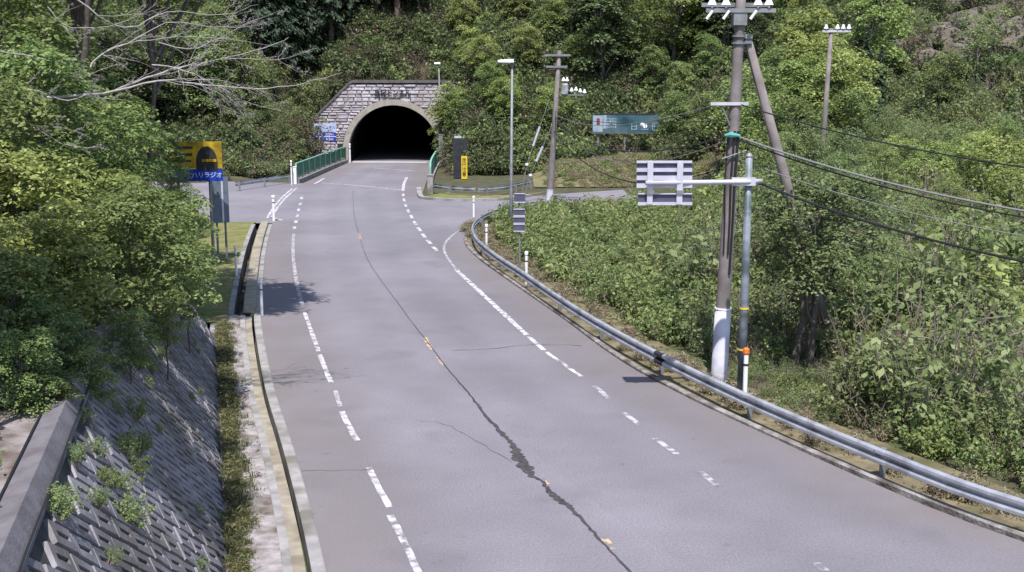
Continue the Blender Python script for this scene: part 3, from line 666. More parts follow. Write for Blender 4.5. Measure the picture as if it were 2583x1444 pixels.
# billboard
bY = 87.0; x = P(1577, 310, bY); gz = hz(x.x, bY); root = empty('billboard', (x.x, bY, gz), 'long faded teal billboard on three posts before the dark wood', 'billboard')
def bill_mat():
    m = bpy.data.materials.new('faded_billboard_print'); m.use_nodes = True
    n, l = m.node_tree.nodes, m.node_tree.links; b = n['Principled BSDF']; b.inputs['Roughness'].default_value = .6
    g = n.new('ShaderNodeNewGeometry'); z = n.new('ShaderNodeTexNoise'); z.inputs['Scale'].default_value = .9; z.inputs['Detail'].default_value = 5
    l.new(g.outputs['Position'], z.inputs['Vector']); r = n.new('ShaderNodeValToRGB'); e = r.color_ramp.elements
    e[0].position = .36; e[0].color = (.008, .035, .052, 1); e[1].position = .68; e[1].color = (.07, .12, .135, 1)
    q = e.new(.5); q.color = (.03, .095, .12, 1); q = e.new(.58); q.color = (.06, .10, .12, 1)
    l.new(z.outputs['Fac'], r.inputs[0]); l.new(r.outputs[0], b.inputs['Base Color']); return m
M['bill'] = bill_mat(); M['bill_pale'] = mat('faded_pale_print', (.22, .29, .36), (.32, .38, .45), 2, .6); M['bill_red'] = mat('faded_red_print', (.16, .03, .035), (.22, .05, .05), 2, .6)
bb_ = panel(root, 1494, 290, 1662, 336, bY, 'bill', 'board', .12); panel(root, 1492, 335, 1664, 338, bY-.06, 'cap', 'bottom_rail', .2); panel(root, 1500, 286.5, 1650, 289.5, bY-.03, 'vms', 'top_rail', .2)
panel(bb_, 1496, 292, 1520, 333, bY-.012, 'bill_pale', 'picture', .01); panel(bb_, 1505, 299, 1513, 317, bY-.02, 'bill_red', 'picture', .01)
panel(bb_, 1522, 291, 1530, 325, bY-.012, 'bill_pale', 'picture', .01)
text_mesh('西', .85, 'bill_pale', P(1543, 313, bY)+Vector((0, -.01, 0)), FACE, bb_, extrude=.004)
text_mesh('日 三 冊', .62, 'bill_pale', P(1626, 321, bY)+Vector((0, -.01, 0)), FACE, bb_, extrude=.004)
for u in (1509, 1576, 1646):
    a = P(u, 336, bY+.15); MB().tube([(a.x, a.y, hz(a.x, a.y)-.8), (a.x, a.y, P(u, 292, bY).z)], .085, 8).build('post', 'galv_dull', root)
# signs seen from behind on a slim pole
b = G(1312, 712); root = empty('sign_post', b, 'slim pole with stacked grey sign backs behind the curved guard rail', 'sign')
MB().tube([b+Vector((0, 0, -.3)), (b.x-.04, b.y, P(1310, 488, b.y).z)], .035, 8).build('pole', 'galv_dull', root)
for (u0, v0, u1, v1) in ((1297, 488, 1325, 512), (1295, 527, 1324, 546), (1295, 546.6, 1324, 565), (1295, 565.6, 1324, 585)):
    pn = panel(root, u0, v0, u1, v1, b.y-.08, 'sign_back', 'plate', .02)
    panel(pn, u0, v0, u1, v0+2.4, b.y-.10, 'alu', 'plate_rib', .015); panel(pn, u0, v1-2.4, u1, v1, b.y-.10, 'alu', 'plate_rib', .015)
# overhanging direction sign seen from behind
pY = 24.35; pb = P(1868, 1040, pY); pb.z = 0; root = empty('overhanging_sign', pb, 'grey steel pole with white arm holding a ribbed sign board seen from behind', 'sign')
topz = P(1890, 392, pY).z; xt = P(1890, 392, pY).x
MB().tube([pb+Vector((0, 0, -.5)), pb.lerp(Vector((xt, pY, topz)), .5), (xt, pY, topz)], [.10, .09, .07], 14).build('pole', 'pole_steel', root, True)
MB().tube([(xt, pY, topz-.02), (xt, pY, topz+.05)], [.085, .03], 12).build('pole_cap', 'galv_dull', root)
for v in (890, 782):
    f = (1040-v)/(1040-392); c = pb.lerp(Vector((xt, pY, topz)), f); MB().tube([c-Vector((0, 0, .02)), c+Vector((0, 0, .02))], .102, 14).build('yellow_band', 'yellow2', root)
armz = P(1880, 458, pY).z; aL = P(1628, 461, pY-.35); aR = Vector((P(1921, 458, pY).x, pY+.05, armz))
MB().tube([aR, (xt, pY-.1, armz), Vector((aL.x, pY-.42, armz))], [.052, .052, .05], 12).build('arm', 'alu', root, True)
MB().box((xt-.12, pY-.05, armz), (.5, .16, .16)).build('arm_clamp', 'alu', root)
sY = pY-.36; up = panel(root, 1608, 408, 1745, 474, sY+.09, 'sign_back', 'sign_board', .03); lo = panel(root, 1610, 489, 1745, 516, sY+.09, 'sign_back', 'lower_board', .03)
for v0, v1 in ((406, 412), (425, 434), (444, 455), (463.5, 474.5)): panel(up, 1606, v0, 1746, v1, sY+.05, 'alu', 'rib', .04)
for v0, v1 in ((488, 491), (511, 518)): panel(lo, 1609, v0, 1746, v1, sY+.05, 'alu', 'rib', .04)
for u in (1640, 1715): panel(root, u-6, 408, u+6, 516, sY-.0, 'alu', 'upright', .05)
for u in (1641, 1716): panel(root, u-9, 481, u+9, 490, sY-.03, 'galv_dull', 'bracket', .1)

# ------------------------------------------------------------------ delineators
def delineator(p, h, label, r=.045, cap='orange', name='delineator'):
    root = empty(name, p, label, 'marker post', 'white roadside marker posts')
    po = MB().tube([p+Vector((0, 0, -.1)), p+Vector((0, 0, h))], r, 10).build('post', 'white', root)
    MB().tube([p+Vector((0, 0, h*.80)), p+Vector((0, 0, h*.84))], r*1.08, 10).build('dark_band', 'black', po)
    MB().tube([p+Vector((0, 0, h)), p+Vector((0, 0, h+.04)), p+Vector((0, 0, h+.13)), p+Vector((0, 0, h+.16))], [r*.8, r*1.35, r*1.35, r*.6], 10).build('reflector', cap, po)
delineator(Vector((P(1877, 1040, 24.1).x, 24.1, 0)), 1.2, 'white marker post with orange top at the foot of the steel sign pole', .05)
delineator(G(1319, 722)+Vector((.12, .1, 0)), 1.05, 'white marker post beside the slim sign pole behind the guard rail', .05, 'white')
delineator(G(1212, 636)+Vector((.25, .1, 0)), 1.0, 'white marker post just inside the bend of the guard rail', .05, 'white')
delineator(G(1195, 548)+Vector((0, 0, 0)), .95, 'thin pale marker post at the mouth of the right side road', .05, 'white')
delineator(G(661, 797), .98, 'white marker post standing in the tree shadow by the drain', .045, 'white')
delineator(G(691, 558), 1.15, 'white marker post at the corner of the left side road', .07, 'white')
delineator(G(597, 700), 1.0, 'bluish marker post on the shaded verge below the slate panel', .045, 'white')
delineator(G(887, 409)+Vector((0, -1, 0)), 1.5, 'white marker post at the left foot of the tunnel arch', .07, 'white')
delineator(G(736, 466), 1.5, 'thin white post at the start of the green bridge railing', .05, 'white')
# ------------------------------------------------------------------ poles, wires
def wire(a, b, sag, r=.016, m='cable', n=18):
    a, b = Vector(a), Vector(b); pts = []
    for i in range(n+1):
        t = i/n; p = a.lerp(b, t); p.z -= sag*4*t*(1-t); pts.append(p)
    return pts
def insulator(mb, p, s=1.0):
    mb.tube([p, p+Vector((0, 0, .05*s)), p+Vector((0, 0, .055*s)), p+Vector((0, 0, .13*s)), p+Vector((0, 0, .2*s))], [.02*s, .02*s, .085*s, .05*s, .03*s], 8)
# main pole
pB = P(1812, 985, 26.3); pB.z = hz(pB.x, 26.3)-.1
ax = lambda v: Vector((P(1812+(1868-1812)*(985-v)/(985-20), v, 26.3)))
root = empty('utility_pole', pB, 'tall concrete utility pole with white wrapped foot and leaning strut behind the guard rail', 'utility pole', 'utility poles')
pT = ax(-150); dirp = (pT-pB).normalized()
MB().tube([pB-dirp*.6, pB, ax(500), ax(100), pT], [.185, .182, .15, .115, .10], 16).build('shaft', 'pole', root, True)
w0, w1 = ax(950), ax(780); MB().tube([w0-dirp*.5, w0, w1], [.197, .196, .19], 16).build('white_wrap', 'wrap', root, True)
MB().tube([w1+dirp*.0, w1+dirp*.035], .2, 16).build('wrap_band', 'white', root)
for v in (110, 92, 62, 48, 332, 348, 388, 400): MB().tube([ax(v)-dirp*.02, ax(v)+dirp*.02], .155, 12).build('steel_band', 'galv_dull', root)
s0 = ax(95)+Vector((.2, .1, 0)); sB = P(2112, 1010, 28.5); sB.z = hz(sB.x, sB.y)-.4
MB().tube([s0, sB], [.10, .15], 12).build('strut', 'pole', root, True)
mb = MB().box(ax(92)+Vector((.14, .05, 0)), (.34, .1, .1)).box(ax(105)+Vector((.14, .05, -.02)), (.34, .08, .06)); mb.build('strut_bracket', 'galv_dull', root)
xa = ax(28)
xarm = MB().box(xa+Vector((-.02, -.15, 0)), (1.55, .08, .09)).build('crossarm', 'galv_dull', root); MB().box(ax(12)+Vector((-.1, .15, 0)), (1.5, .08, .09)).build('crossarm', 'galv_dull', root)
for dx, dz in ((-.66, .05), (-.35, .05), (.36, .05), (.6, .05)):
    mb = MB(); insulator(mb, xa+Vector((dx, -.15, dz)), 1.25); mb.build('insulator', 'ceramic', xarm)
for dx in (-.75, -.38, .22):
    q = xa+Vector((dx, -.2, -.06)); MB().tube([q+Vector((.1, 0, .05)), q+Vector((-.03, 0, -.13))], [.028, .034], 8).build('fuse_tube', 'ceramic', xarm)
MB().box(ax(45)+Vector((-.02, -.02, 0)), (.30, .30, .34)).build('cable_box', 'galv_dull', root)
for v, dx in ((262, -.38), ):
    q = ax(v); MB().box(q+Vector((-.15, -.12, 0)), (.85, .07, .07)).build('side_arm', 'alu', root)
    MB().tube([q+Vector((-.35, -.12, 0)), ax(318)+Vector((-.1, -.1, 0))], .015, 6).build('arm_brace', 'galv_dull', root)
MB().tube([ax(342)+Vector((-.22, -.16, 0)), ax(342)+Vector((-.1, -.2, .02)), ax(342)+Vector((.12, -.2, 0))], [.03, .07, .03], 8).build('splice_case', 'teal', root)
MB().tube([ax(395)+Vector((-.25, -.15, -.05)), ax(390)+Vector((0, -.2, 0)), ax(385)+Vector((.3, -.1, .05))], .022, 6).build('cable_loop', 'cable_grey', root)
for k, off in enumerate(((-.13, -.12), (.0, -.17), (.09, -.15))):
    MB().tube([ax(330)+Vector((off[0], off[1], 0)), ax(450)+Vector((off[0]-.03, off[1]-.03, 0)), ax(560)+Vector((off[0]*.8, off[1], 0)), ax(690 if k == 2 else 640)+Vector((off[0]*.7, off[1]-.02, 0))], .02+.006*k, 6).build('down_cable', 'cable', root)
# second pole
b2 = G(1386, 512); root = empty('utility_pole', b2, 'distant utility pole with transformer and two stay wires behind the side road', 'utility pole', 'utility poles')
a2 = lambda v: P(1386+(1411-1386)*(512-v)/(512-130), v, b2.y)
MB().tube([b2+Vector((0, 0, -.6)), b2, a2(300), a2(128)], [.2, .2, .15, .11], 12).build('shaft', 'pole', root, True)
MB().tube([b2+Vector((0, 0, .0)), a2(478)], [.21, .205], 12).build('white_wrap', 'wrap', root)
for v, L in ((140, 1.5), (169, 1.2)): MB().box(a2(v)+Vector((-.1, -.12, 0)), (L, .1, .12)).build('crossarm', 'galv_dull', root)
MB().tube([a2(238)+Vector((.45, -.1, 0)), a2(214)+Vector((.45, -.1, 0)), a2(211)+Vector((.45, -.1, 0))], [.2, .2, .12], 12).build('transformer', 'galv', root)
for dx, v in ((.35, 208), (.55, 208), (.85, 234), (1.1, 232), (1.35, 236), (1.6, 238)):
    mb = MB(); insulator(mb, a2(v)+Vector((dx, -.1, 0)), 1.4); mb.build('insulator', 'ceramic', root)
MB().box(a2(240)+Vector((.95, -.1, 0)), (1.5, .07, .07)).build('insulator_arm', 'galv_dull', root)
for k, ((u0, v0), (u1, v1), (u2, v2)) in enumerate((((1386, 250), (1352, 352), (1329, 415)), ((1392, 318), (1368, 380), (1338, 442)))):
    A, B_, C_ = (P(u, v, b2.y+.3) for u, v in ((u0, v0), (u1, v1), (u2, v2))); D = C_ + (C_-B_).normalized()*1.2; D.z = min(D.z, .2)
    MB().tube([A, C_, Vector((D.x, D.y, -.2))], .022, 6).build('stay_wire', 'galv_dull', root)
    MB().tube([A.lerp(C_, .42), A.lerp(C_, .72)], .07, 8).build('stay_cover', 'alu', root)
    MB().tube([C_+Vector((0, 0, -.06)), C_+Vector((0, 0, .06))], .1, 8).build('stay_clamp', 'ceramic', root)
# far pole on the right slope
y3 = 62.; b3 = P(2074, 305, y3); b3.z = hz(b3.x, y3)-.3; t3 = P(2097, 72, y3); root = empty('utility_pole', b3, 'thin far utility pole standing up the right slope among bushes', 'utility pole', 'utility poles')
MB().tube([b3, t3], [.17, .10], 10).build('shaft', 'pole', root, True)
MB().box(t3+Vector((.25, -.1, -.15)), (1.5, .09, .11)).build('crossarm', 'alu', root)
for dx in (-.3, .3, .6, .9):
    mb = MB(); insulator(mb, t3+Vector((dx, -.1, -.1)), 1.5); mb.build('insulator', 'ceramic', root)
# wires: each is a thing
wires = [
 (ax(264)+Vector((.1, -.12, 0)), P(2583, 386, 20), .10, .016, 'cable', 'uppermost black cable running right from the side arm of the wrapped pole', 1.9),
 (ax(345)+Vector((.1, -.2, 0)), P(2583, 488, 20), .15, .022, 'cable_grey', 'thick grey cable running right from the teal splice case', 1.9),
 (ax(352)+Vector((.1, -.2, 0)), P(2583, 498, 20.1), .20, .016, 'cable', 'black cable hugging the thick grey cable right of the wrapped pole', 1.9),
 (ax(455)+Vector((.35, -.1, .05)), P(2583, 607, 20), .16, .026, 'cable', 'lowest thick black cable running right past the overhanging sign pole', 1.9),
 (ax(400)+Vector((.12, -.1, 0)), P(2583, 545, 21), .22, .009, 'cable_grey', 'thin grey wire between the thick grey and lowest black cables', 1.9),
 (ax(505)+Vector((.12, -.1, 0)), P(2583, 672, 21), .2, .009, 'cable', 'thin wire sagging lowest across the right bushes', 1.9)]
for a, b, sag, r, m, lab, ext in wires:
    e = a.lerp(b, ext); e.z = b.z-.25; o = MB().tube(wire(a, e, sag+.35), r, 6).build('overhead_wire', m); tag(o, lab, 'cable', 'overhead wires')
w2 = [(ax(264)+Vector((-.45, -.12, 0)), a2(289), .55, .013, 'cable_grey', 'thin wire from the wrapped pole side arm to the distant pole'),
      (ax(300)+Vector((-.1, -.1, 0)), a2(282), .35, .012, 'cable', 'black wire passing in front of the billboard to the distant pole'),
      (ax(344)+Vector((-.2, -.16, 0)), a2(296), 1.0, .02, 'cable', 'sagging cable crossing below the billboard to the distant pole'),
      (ax(352)+Vector((-.1, -.1, 0)), a2(300), 1.35, .014, 'cable_grey', 'second sagging wire crossing the billboard posts'),
      (ax(452)+Vector((-.1, -.1, 0)), a2(330), 1.15, .022, 'cable', 'low black cable dropping from the distant pole behind the overhanging sign'),
      (a2(289), P(1132, 285, 104), .3, .012, 'cable_grey', 'thin wire running left from the distant pole across the maples')]
for a, b, sag, r, m, lab in w2:
    o = MB().tube(wire(a, b, sag), r, 6).build('overhead_wire', m); tag(o, lab, 'cable', 'overhead wires')
    if 'passing in front' in lab:
        q = wire(a, b, sag)[5]; d = (b-a).normalized(); MB().tube([q-d*.3-Vector((0, 0, .06)), q+d*.3-Vector((0, 0, .03))], .07, 8).build('white_splice_case', 'ceramic', o)
# ------------------------------------------------------------------ street lamps
def street_lamp(b, vt, ut, arm, label, r=.07, head=(.75, .22, .12)):
    t = P(ut, vt, b.y); root = empty('street_lamp', b, label, 'street lamp', 'street lamps')
    MB().tube([b+Vector((0, 0, -.5)), b+Vector((0, 0, 1.2)), (t.x, b.y, t.z)], [r*1.35, r*1.1, r*.75], 12).build('pole', 'galv_dull', root, True)
    e = Vector((t.x-arm, b.y-.1, t.z+.04)); MB().tube([(t.x, b.y, t.z-.05), (t.x-.1, b.y, t.z+.05), e], r*.5, 8).build('arm', 'galv_dull', root)
    h = e; L, Wd, Hh = head
    mb = MB(); mb.quadbox([h+Vector(q) for q in ((-L/2, -Wd/2, -.03), (L/2, -Wd/2, -.05), (L/2, Wd/2, -.05), (-L/2, Wd/2, -.03), (-L/2, -Wd*.3, Hh*.6), (L/2, -Wd*.3, Hh), (L/2, Wd*.3, Hh), (-L/2, Wd*.3, Hh*.6))]); lh = mb.build('lamp_head', 'alu', root)
    MB().box(h+Vector((-.03, 0, -.055)), (L*.7, Wd*.7, .03)).build('lens', 'ceramic', lh); return root
street_lamp(G(1289, 574), 158, 1292, .3, 'tall slim street lamp with flat pale head inside the side road corner')
street_lamp(G(1111, 412), 162, 1107, .12, 'thin distant street lamp beside the right edge of the tunnel portal', .06, (.5, .25, .12))
o = post_block(P(1113, 404, 97), (.36, .4, 2.1), 'galv_dull', 'grey steel cabinet post at the right foot of the tunnel', 'cabinet_post', 'cabinet'); 

# ------------------------------------------------------------------ retaining wall of diagonal blocks
rw = empty('retaining_wall', WB0, 'sloping retaining wall of diagonal concrete blocks at the lower left', 'wall')
back = MB(); A, B_ = WB0, WB0+wdir*WLEN; bk = -wnor*.5
back.quadbox([A+wup*-.4, B_+wup*-.4, B_+wup*-.4+bk, A+wup*-.4+bk, A+wup*WSL, B_+wup*WSL, B_+wup*WSL+bk, A+wup*WSL+bk]); back.build('backing', 'concrete_dark', rw)
d1 = (wdir-wup).normalized(); d2 = (wdir+wup).normalized(); BL, BWd = .46, .34; blocks = []
k = math.sqrt(.5)
for i in range(-40, 160):                 # rows along d1, stepped along d2
    for j in range(-70, 70):
        p = (j+.5*(i % 2))*BL; q = i*BWd; s = (p+q)*k; t = (q-p)*k
        if .22 < s < WLEN-.12 and .14 < t < WSL-.24: blocks.append((s, t))
def block_mesh(nm, seed):
    rr = random.Random(seed); a, b = BL/2-.006, BWd/2-.016; e = .014; h = .03; jj = lambda: rr.uniform(-.006, .006)
    low = [(-a, -b), (a, -b), (a, b), (-a, b)]; top = [(-a+e, -b+e), (a-e, -b+e), (a-e, b-e), (-a+e, b-e)]
    off = rr.uniform(-.02, .02); sl = [(-.13+off, -.034), (.13+off, -.034), (.13+off, .034), (-.13+off, .034)]
    mb = MB(); V = [d1*x+d2*y-wnor*.03 for x, y in low]+[d1*(x+jj())+d2*(y+jj())+wnor*(h+jj()) for x, y in top]
    V += [d1*x+d2*y+wnor*h for x, y in sl]+[d1*x+d2*y-wnor*.025 for x, y in sl]; mb.v = [tuple(v) for v in V]
    for i in range(4):
        n_ = (i+1) % 4; mb.f += [(i, n_, 4+n_, 4+i), (4+i, 4+n_, 8+n_, 8+i), (8+i, 8+n_, 12+n_, 12+i)]
    mb.f.append((12, 13, 14, 15)); return mb
protos = [block_mesh('block', s).mesh('block', 'block') for s in range(6)]; pm = [block_mesh('block', s) for s in range(6)]
blocks.sort(key=lambda st: (WB0+wdir*st[0]+wup*st[1]-Vector((0, 0, 7))).length if WB0.y+wdir.y*st[0] > 9.2 else 999)
rest = MB(); nb = 0
for n_, (s, t) in enumerate(blocks):
    p = wdir*s+wup*t + wnor*random.uniform(-.012, .018); kk = random.randrange(6)
    if nb < 295 and WB0.y+wdir.y*s > 9.2:
        o = link(bpy.data.objects.new('block', protos[kk]), rw); o.location = p; nb += 1
        o.rotation_euler = (random.uniform(-.03, .03), random.uniform(-.03, .03), random.uniform(-.03, .03))
    else:
        b = len(rest.v); rest.v += [tuple(Vector(v)+p+WB0) for v in pm[kk].v]; rest.f += [tuple(b+i for i in f) for f in pm[kk].f]
rest.build('far_blocks', 'block', rw)['kind'] = 'stuff'
cA, cB = A+wup*WSL, B_+wup*WSL
cop = MB().quadbox([cA-wup*.16+wnor*.06, cB-wup*.16+wnor*.06, cB-wup*.16-wnor*.4, cA-wup*.16-wnor*.4, cA+wup*.12+wnor*.06, cB+wup*.12+wnor*.06, cB-wout*.28+Vector((0, 0, .06)), cA-wout*.28+Vector((0, 0, .06))])
cop.build('coping', 'coping', rw)
MB().quadbox([q-wnor*.25 for q in (A+wup*-.4-wdir*.4, A+wup*-.4, A+wup*WSL, A+wup*WSL-wdir*.4)]+[q+wnor*.14 for q in (A+wup*-.4-wdir*.4, A+wup*-.4, A+wup*WSL, A+wup*WSL-wdir*.4)]).build('end_pier', 'concrete', rw)
for dd, lab in ((.10, 'thin black cable lying along the road side of the wall coping'), (-.26, 'thin black cable lying along the hill side of the wall coping')):
    pts = [cA+wdir*(s_*.5)-wout*(-dd if dd < 0 else 0)+ (wnor*.085 if dd > 0 else Vector((0, 0, .085))) - (wup*.10 if dd > 0 else Vector()) + Vector((0, 0, random.uniform(0, .012))) for s_ in range(int(WLEN*2*.45))]
    o = MB().tube(pts, .013, 5).build('ground_cable', 'cable'); tag(o, lab, 'cable', 'cables on the wall coping')
# littered berm behind the coping
rows = []
for s_ in np.arange(0, WLEN, .8):
    q = cA+wdir*s_-wout*.27; rows.append([(q.x-wout.x*w, q.y-wout.y*w) for w in (0, .5, 1.1, 1.8)])
bo = sheet('berm', rows, 'berm', z=WH+.02); struct(bo)

# ------------------------------------------------------------------ plants
def np_mesh(name, v, quads, mats, midx=None):
    me = bpy.data.meshes.new(name); nv, nq = len(v), len(quads)
    me.vertices.add(nv); me.vertices.foreach_set('co', np.asarray(v, np.float32).ravel())
    me.loops.add(nq*4); me.loops.foreach_set('vertex_index', np.asarray(quads, np.int32).ravel())
    me.polygons.add(nq); me.polygons.foreach_set('loop_start', np.arange(0, nq*4, 4, dtype=np.int32)); me.polygons.foreach_set('loop_total', np.full(nq, 4, np.int32))
    for m in mats: me.materials.append(M[m])
    if midx is not None: me.polygons.foreach_set('material_index', np.asarray(midx, np.int32))
    me.update(calc_edges=True); return me
def leaf_arrays(pos, nrm, size, asp, rng, tdir=None):
    n = len(pos); nrm = nrm/np.linalg.norm(nrm, axis=1, keepdims=True)
    t = rng.normal(size=(n, 3)) if tdir is None else tdir + rng.normal(size=(n, 3))*0.35
    t -= nrm*np.sum(t*nrm, 1, keepdims=True); t /= np.linalg.norm(t, axis=1, keepdims=True)+1e-9
    b = np.cross(nrm, t); s = np.asarray(size).reshape(-1, 1)*np.ones((n, 1))
    v = np.stack([pos-t*s*.5, pos+b*s*asp*.5+nrm*s*.07, pos+t*s*.5-nrm*s*.06, pos-b*s*asp*.5+nrm*s*.07], 1).reshape(-1, 3)
    return v, np.arange(n*4).reshape(n, 4)
def tube_np(mb):
    q = [f for f in mb.f if len(f) == 4]; return np.array(mb.v), np.array(q)
def bend(a, b, n, amp, rnd):
    a, b = Vector(a), Vector(b); L = (b-a).length; out = []
    for i in range(n+1):
        t = i/n; o = Vector((rnd.uniform(-1, 1), rnd.uniform(-1, 1), rnd.uniform(-.4, .9)))*amp*L*(0 if i in (0, n) else 1); out.append(a.lerp(b, t)+o)
    return out
def broad_tree(seed, H, Rr, zb, lobes, ncl, lpc, ls, leafm, barkm, asp=.6, flat=.35, cr=.35, trunk_r=None, upb=.75, gap=1.0, stems=1):
    rnd = random.Random(seed); rng = np.random.default_rng(seed); L = []
    for i in range(lobes):
        f = (i+.5)/lobes; zz = zb+(H-zb)*(.12+.80*f); rad = Rr*math.sin(math.pi*(.18+.70*f))**.8*.62; a = i*2.4+rnd.uniform(-.5, .5)
        lr = Rr*rnd.uniform(.30, .50); L.append((Vector((math.cos(a)*rad*rnd.uniform(.5, 1.1), math.sin(a)*rad*rnd.uniform(.5, 1.1), min(zz, H-lr*.6))), lr))
    pos, nr = [], []; cl = []
    for c, lr in L:
        for k in range(ncl):
            d = rng.normal(size=3); d[2] = abs(d[2])*upb + d[2]*(1-upb)*.7; d /= np.linalg.norm(d)
            cc = np.array(c)+d*lr*rng.uniform(.55, 1.05)*np.array([1, 1, .8]); cl.append((c, cc))
            n = int(lpc*rng.uniform(.5, 1.4)); r_ = cr*rng.uniform(.6, 1.3); ang = rng.uniform(0, 6.283, n); rr = r_*np.sqrt(rng.uniform(0, 1, n))
            p = np.stack([np.cos(ang)*rr, np.sin(ang)*rr, rng.normal(size=n)*r_*flat*.5 - rr*rr/r_*.35], 1)
            tilt = d*np.array([.5, .5, 0]); p[:, 2] -= p[:, 0]*tilt[0]+p[:, 1]*tilt[1]
            pos.append(p+cc); nr.append(np.array([0, 0, 1.0])*1.0+d*.45+rng.normal(size=(n, 3))*.42)
    pos = np.concatenate(pos); nr = np.concatenate(nr); size = ls*rng.uniform(.6, 1.35, len(pos))
    v, q = leaf_arrays(pos, nr, size, asp, rng); crown = np_mesh('crown', v, q, [leafm])
    tr = trunk_r or H*.022; mb = MB(); 
    for st in range(stems):
        off = Vector((rnd.uniform(-.25, .25), rnd.uniform(-.15, .15), 0))*(1 if stems > 1 else 0)*Rr*.5
        top = Vector((rnd.uniform(-.1, .1)*Rr, rnd.uniform(-.1, .1)*Rr, H*.86)); tp = bend(off*.6+Vector((0, 0, -1.5)), top+off*1.5, 6, .022, rnd)
        mb.tube(tp, [tr*(1.15-1.0*i/6) for i in range(7)], 7, cap=False)
        for i, (c, lr) in enumerate(L):
            if stems > 1 and i % stems != st: continue
            z0 = max(zb*.55, c.z-(H*.28)); f = min(.95, (z0+1.5)/(H*.86+1.5)); k = int(f*6); s0 = tp[k].lerp(tp[min(k+1, 6)], f*6-k)
            mb.tube(bend(s0, c, 3, .06, rnd), [tr*.45, tr*.34, tr*.22, tr*.10], 5, cap=False)
    for c, cc in cl[::3]: mb.tube(bend(c, Vector(cc), 2, .08, rnd), [tr*.12, tr*.08, tr*.04], 4, cap=False)
    tv, tq = tube_np(mb); trunk = np_mesh('trunk', tv, tq, [barkm])
    return dict(crown=crown, trunk=trunk, H=H, R=Rr)
def cedar_tree(seed, H, Rr, zb, whorls, nb, ls, leafm='lf_cedar'):
    rnd = random.Random(seed); rng = np.random.default_rng(seed); pos, nr, td = [], [], []; mb = MB()
    mb.tube(bend((0, 0, -1.5), (0, 0, H), 5, .004, rnd), [H*.02, H*.018, H*.015, H*.011, H*.007, H*.002], 8, cap=False)
    for w in range(whorls):
        f = w/(whorls-1); z = zb+(H-zb)*f
        for b in range(nb):
            a = rnd.uniform(0, 6.283); Lh = Rr*(1-f*.92)*rnd.uniform(.6, 1.1); d = np.array([math.cos(a), math.sin(a), 0]); z0 = z+rnd.uniform(-.3, .3)
            if Lh > .5 and b % 2 == 0: mb.tube([(0, 0, z0), tuple(d*Lh*.6+np.array([0, 0, z0-.05*Lh]))], [.04, .015], 4, cap=False)
            n = int(16+Lh*16); t = rng.uniform(.15, 1, n); p = d*(t*Lh)[:, None]; p[:, 2] = z0 + t*t*Lh*-.28 + .10*Lh*t
            p += rng.normal(size=(n, 3))*np.array([.16, .16, .12])*(Lh*.35+.25); pos.append(p)
            nr.append(np.array([0, 0, .8])+d*.7+rng.normal(size=(n, 3))*.4); td.append(np.tile(d+np.array([0, 0, -.5]), (n, 1)))
    pos = np.concatenate(pos); v, q = leaf_arrays(pos, np.concatenate(nr), ls*rng.uniform(.6, 1.4, len(pos)), .38, rng, np.concatenate(td))
    tv, tq = tube_np(mb); return dict(crown=np_mesh('crown', v, q, [leafm]), trunk=np_mesh('trunk', tv, tq, ['bark_cedar']), H=H, R=Rr)
def shrub_mesh(name, seed, h, r, nstem, npl, ls, asp, leafm, stemm='twig', droop=.3, upright=.5, bare=0.0, blade=False):
    rnd = random.Random(seed); rng = np.random.default_rng(seed); mb = MB(); pos, nr, td = [], [], []
    for s in range(nstem):
        a = rnd.uniform(0, 6.283); rr = r*math.sqrt(rnd.random()); hh = h*rnd.uniform(.45, 1.0)*(1-.35*(rr/r)**2)
        top = Vector((math.cos(a)*rr, math.sin(a)*rr, hh)); base = Vector((math.cos(a)*rr*.35, math.sin(a)*rr*.35, -.3))
        pts = bend(base, top, 3, .05, rnd); mb.tube(pts, [.012+.008*h, .012, .008, .004], 3, cap=False)
        if rnd.random() < bare:
            for _ in range(3): q = pts[2].lerp(top, rnd.random()); mb.tube([q, q+Vector((rnd.uniform(-.4, .4), rnd.uniform(-.4, .4), rnd.uniform(.1, .5)))*h*.4], [.007, .002], 3, cap=False)
            continue
        n = int(npl*rnd.uniform(.6, 1.3)); t = rng.uniform(.18, 1.05, n)**.7; P3 = np.array([tuple(q) for q in pts]); ti = np.clip(t*3, 0, 2.999); k = ti.astype(int)
        p = P3[k]+(P3[np.minimum(k+1, 3)]-P3[k])*(ti-k)[:, None]; out = rng.normal(size=(n, 3))*np.array([1, 1, .45]); out /= np.linalg.norm(out, axis=1, keepdims=True)
        p = p+out*(ls*rng.uniform(.3, 1.6, n))[:, None]; pos.append(p); nr.append(np.array([0, 0, upright+.3])+out*.5+rng.normal(size=(n, 3))*.45)
        td.append(out+np.array([0, 0, .5-droop if blade else -droop]))
    pos = np.concatenate(pos); v, q = leaf_arrays(pos, np.concatenate(nr), ls*rng.uniform(.6, 1.4, len(pos)), asp, rng, np.concatenate(td))
    tv, tq = tube_np(mb); V = np.concatenate([v, tv]); Q = np.concatenate([q, tq+len(v)])
    return np_mesh(name, V, Q, [leafm, stemm], [0]*len(q)+[1]*len(tq))

